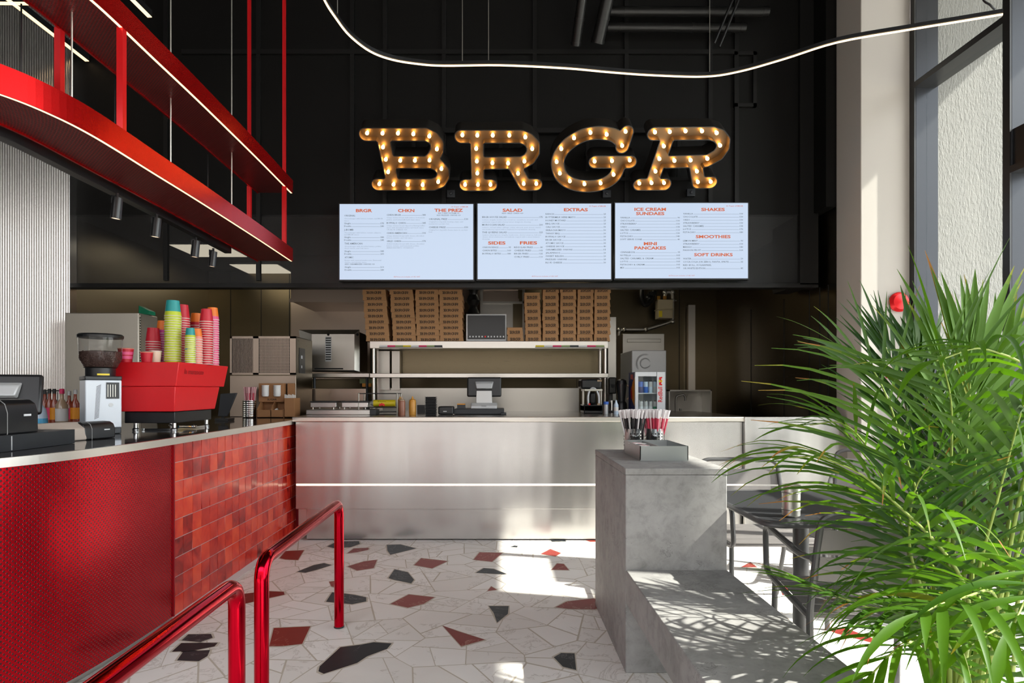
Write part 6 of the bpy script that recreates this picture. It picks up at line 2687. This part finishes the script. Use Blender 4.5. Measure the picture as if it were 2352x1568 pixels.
# ================================================================== palm
PB = Vector((1.44, 1.92, 0))
palm = thing('areca_palm', 'large green areca palm in front of the window beside the bench', 'palm', tuple(PB))
g = MB()
g.lathe([(.14, .0005), (.19, .20), (.20, .22), (.185, .22), (.18, .195)], PB, 28, cap=False)
g.build('pot', M['pot'], palm)
g = MB()
g.lathe([(.0005, .197), (.182, .195)], PB, 28, cap=False)
g.build('soil', M['soil'], palm)
rp = random.Random(21)


def leaflet(g, base, dirv, nrm, L, wd, droop, rv):
    segs = 12 if wd > .0115 else 8
    d = dirv.normalized()
    side = d.cross(nrm).normalized()
    n_ = side.cross(d).normalized()
    p = Vector(base)
    step = L / segs
    tw = rp.uniform(-.25, .25)
    b0 = len(g.v)
    for i in range(segs + 1):
        t = i / segs
        wv_ = wd * (0.35 + 0.65 * math.sin(min(1, t * 2.2) * PI / 2)) * (1 - t ** 2.2) if t < 1 else 0.0
        wv_ = max(wv_, 0.0006)
        s2 = (side * math.cos(tw * t) + n_ * math.sin(tw * t))
        g.v += [tuple(p - s2 * wv_ + n_ * wv_ * .30), tuple(p), tuple(p + s2 * wv_ + n_ * wv_ * .30)]
        if i:
            tip = rv if t < .8 else min(1.0, rv + (t - .8) * (1.6 if rv > .55 else .2))
            k = b0 + i * 3
            for q in ((k - 3, k, k + 1, k - 2), (k - 2, k + 1, k + 2, k - 1)):
                g.f.append(q)
                g.m.append(0)
                g.r.append(tip)
        d = (d + Vector((0, 0, -1)) * droop * step * (0.4 + 1.6 * t)).normalized()
        side = (side - d * side.dot(d)).normalized()
        n_ = side.cross(d).normalized()
        p = p + d * step


def frond(ctrl, Lmax, n, wd=.014, droop=2.0, ang=(65, 25), lift=.25, start=.30, dark=False, face=None, rv=None, sides=(1, 1)):
    pts = spline(ctrl, 10)
    cum = [0]
    for a, b in zip(pts[:-1], pts[1:]):
        cum.append(cum[-1] + (b - a).length)
    T = cum[-1]
    g = MB()
    g.tube(pts, [max(.0022, .0085 * (1 - .8 * c / T)) for c in cum], 7, 1)

    def at(s):
        for i in range(len(cum) - 1):
            if cum[i + 1] >= s:
                f = (s - cum[i]) / max(1e-6, cum[i + 1] - cum[i])
                return pts[i].lerp(pts[i + 1], f), (pts[i + 1] - pts[i]).normalized()
        return pts[-1], (pts[-1] - pts[-2]).normalized()
    for k in range(n):
        u = (k + .5) / n
        s = T * (start + (1 - start) * u)
        p, tg = at(s)
        up = Vector(face) if face is not None else Vector((0, 0, 1)) - tg * tg.z
        if up.length < .2:
            up = Vector((0, -1, .3))
        up = (up - tg * up.dot(tg)).normalized()
        sd = tg.cross(up).normalized()
        A = math.radians(ang[0] + (ang[1] - ang[0]) * u + rp.uniform(-6, 6))
        prof = math.sin(PI * (0.18 + 0.80 * u)) ** .6
        for sg in (1, -1):
            if sides[0 if sg > 0 else 1] < rp.random():
                continue
            L = Lmax * prof * rp.uniform(.88, 1.08)
            dv = tg * math.cos(A) + sd * sg * math.sin(A) + up * lift
            leaflet(g, p, dv, up, L, wd * rp.uniform(.8, 1.15), droop * rp.uniform(.7, 1.3), (rp.uniform(.1, .7) if rv is None else rv + rp.uniform(-.1, .1)) if rp.random() > .012 else .9)
    p, tg = at(T)
    leaflet(g, p, tg, Vector((0, -.3, 1)), Lmax * .5, wd, droop, .5)
    g.build('frond', [M['leaf_dark'] if dark else M['leaf'], M['stem']], palm, smooth=60, attr=True)


def B(dx=0, dy=0):
    return PB + Vector((dx, dy, .2))


# each list runs from the crown to the tip
frond([B(-.02, .0), P(2178, 1300, 1.9), P(2185, 1060, 1.86), P(2184, 920, 1.83), P(2160, 815, 1.78)], .74, 21, .0085, 0.9, (58, 40), .0, .36, face=(0, -1, .15))
frond([B(.04, .02), P(2215, 1180, 2.05), P(2226, 930, 2.10), P(2232, 790, 2.12)], .54, 13, .021, .45, (40, 6), .0, .62, face=(0, -1, .0), rv=.55)
frond([B(.06, .05), P(2270, 1180, 2.15), P(2276, 980, 2.2), P(2280, 850, 2.2)], .56, 10, .020, .3, (24, 5), .0, .62, face=(0, -1, .0), rv=.6)
frond([B(-.05, .03), P(2150, 1180, 2.1), P(2130, 930, 2.15), P(2100, 790, 2.2)], .46, 15, .016, .5, (52, 10), .0, .50, True, face=(.2, -1, .0), rv=.3)
frond([B(-.05, .06), P(2120, 1180, 2.2), P(2080, 930, 2.25), P(2020, 760, 2.3)], .42, 14, .010, .6, (48, 14), .0, .55, True, face=(.2, -1, .0), rv=.25)
frond([B(-.03, -.02), P(2221, 1362, 1.80), P(2029, 1130, 1.72), P(1900, 1055, 1.70), P(1815, 1050, 1.68)], .50, 16, .0115, 2.6, (58, 20), .10, .38, rv=.62)
frond([B(-.06, -.02), P(2150, 1440, 1.78), P(1990, 1392, 1.70), P(1860, 1345, 1.66)], .38, 15, .010, 1.2, (40, 15), .1, .42)
frond([B(.03, -.05), P(2290, 1390, 1.55), P(2210, 1372, 1.42), P(2110, 1410, 1.36)], .50, 13, .0125, 3.6, (64, 30), .22, .35)
frond([B(.06, -.04), P(2352, 1330, 1.5), P(2370, 1340, 1.36), P(2330, 1430, 1.28)], .54, 13, .0135, 3.6, (72, 34), .25, .32)
frond([B(.05, -.02), P(2330, 1200, 1.85), P(2390, 900, 1.75), P(2270, 803, 1.66), P(2150, 828, 1.60)], .36, 12, .0125, 6.5, (66, 38), .45, .58)
frond([B(.07, .0), P(2340, 1250, 1.9), P(2420, 1000, 1.85), P(2520, 850, 1.8)], .55, 16, .012, 1.5, (60, 28), .2, .30)
frond([B(-.04, .04), P(2085, 1260, 2.0), P(2010, 1060, 2.0), P(1940, 975, 1.98), P(1860, 975, 1.95)], .42, 13, .008, 2.0, (60, 20), .2, .40)
frond([B(-.02, .05), P(2140, 1300, 2.05), P(2070, 1010, 2.1), P(2005, 850, 2.12), P(1920, 790, 2.12)], .46, 12, .0085, 1.4, (50, 22), .1, .42, face=(.1, -1, .5))
frond([B(.06, .03), P(2330, 1300, 2.0), P(2390, 1130, 1.95), P(2440, 1080, 1.9)], .50, 14, .012, 1.2, (66, 30), .1, .25, True)
frond([B(.02, -.06), P(2200, 1480, 1.62), P(2080, 1480, 1.5), P(1990, 1560, 1.45)], .40, 12, .011, 3.0, (55, 25), .2, .3)
frond([B(.0, .06), P(2200, 1300, 2.15), P(2230, 1080, 2.25), P(2300, 950, 2.3)], .48, 16, .012, .9, (60, 25), .1, .25, True, face=(0, -1, .1))
frond([B(.02, .02), P(2240, 1350, 1.9), P(2290, 1150, 1.8), P(2330, 1000, 1.72), P(2350, 930, 1.66)], .52, 13, .011, 1.4, (60, 28), .15, .25, face=(-.2, -1, .2))
frond([B(-.02, .02), P(2130, 1400, 1.9), P(2090, 1260, 1.85), P(2100, 1130, 1.80), P(2150, 1050, 1.75)], .42, 14, .010, 1.4, (56, 30), .1, .25, True, face=(-.2, -1, .2))
frond([B(.08, -.08), P(2330, 1500, 1.62), P(2310, 1440, 1.5), P(2230, 1480, 1.42)], .46, 12, .0115, 3.4, (62, 30), .2, .25)
frond([B(-.05, .08), P(2170, 1430, 2.1), P(2120, 1350, 2.2), P(2060, 1330, 2.25)], .36, 12, .010, 1.8, (62, 30), .15, .25, True)
for x0, y0_, x1, y1, d in ((2195, 1480, 2185, 1080, 1.95), (2225, 1480, 2240, 1060, 2.0), (2250, 1500, 2282, 1040, 1.98), (2170, 1480, 2120, 1150, 2.05), (2270, 1500, 2330, 1100, 1.93)):
    g = MB()
    g.tube(spline([B(), P(x0, y0_, d), P(x1, y1, d)], 6), [.013 - .0007 * i for i in range(13)], 8)
    g.build('stem', M['stem'], palm)
for k in range(7):
    a = rp.uniform(0, 6.28)
    b0 = PB + Vector((.05 * math.cos(a), .05 * math.sin(a), .19))
    g = MB()
    g.tube(spline([b0, b0 + Vector((.02 * math.cos(a), .02 * math.sin(a), .25)), b0 + Vector((.07 * math.cos(a), .07 * math.sin(a), .5))], 6), [.013 * (1 - .04 * i) for i in range(13)], 8)
    g.build('stem', M['stem'], palm)
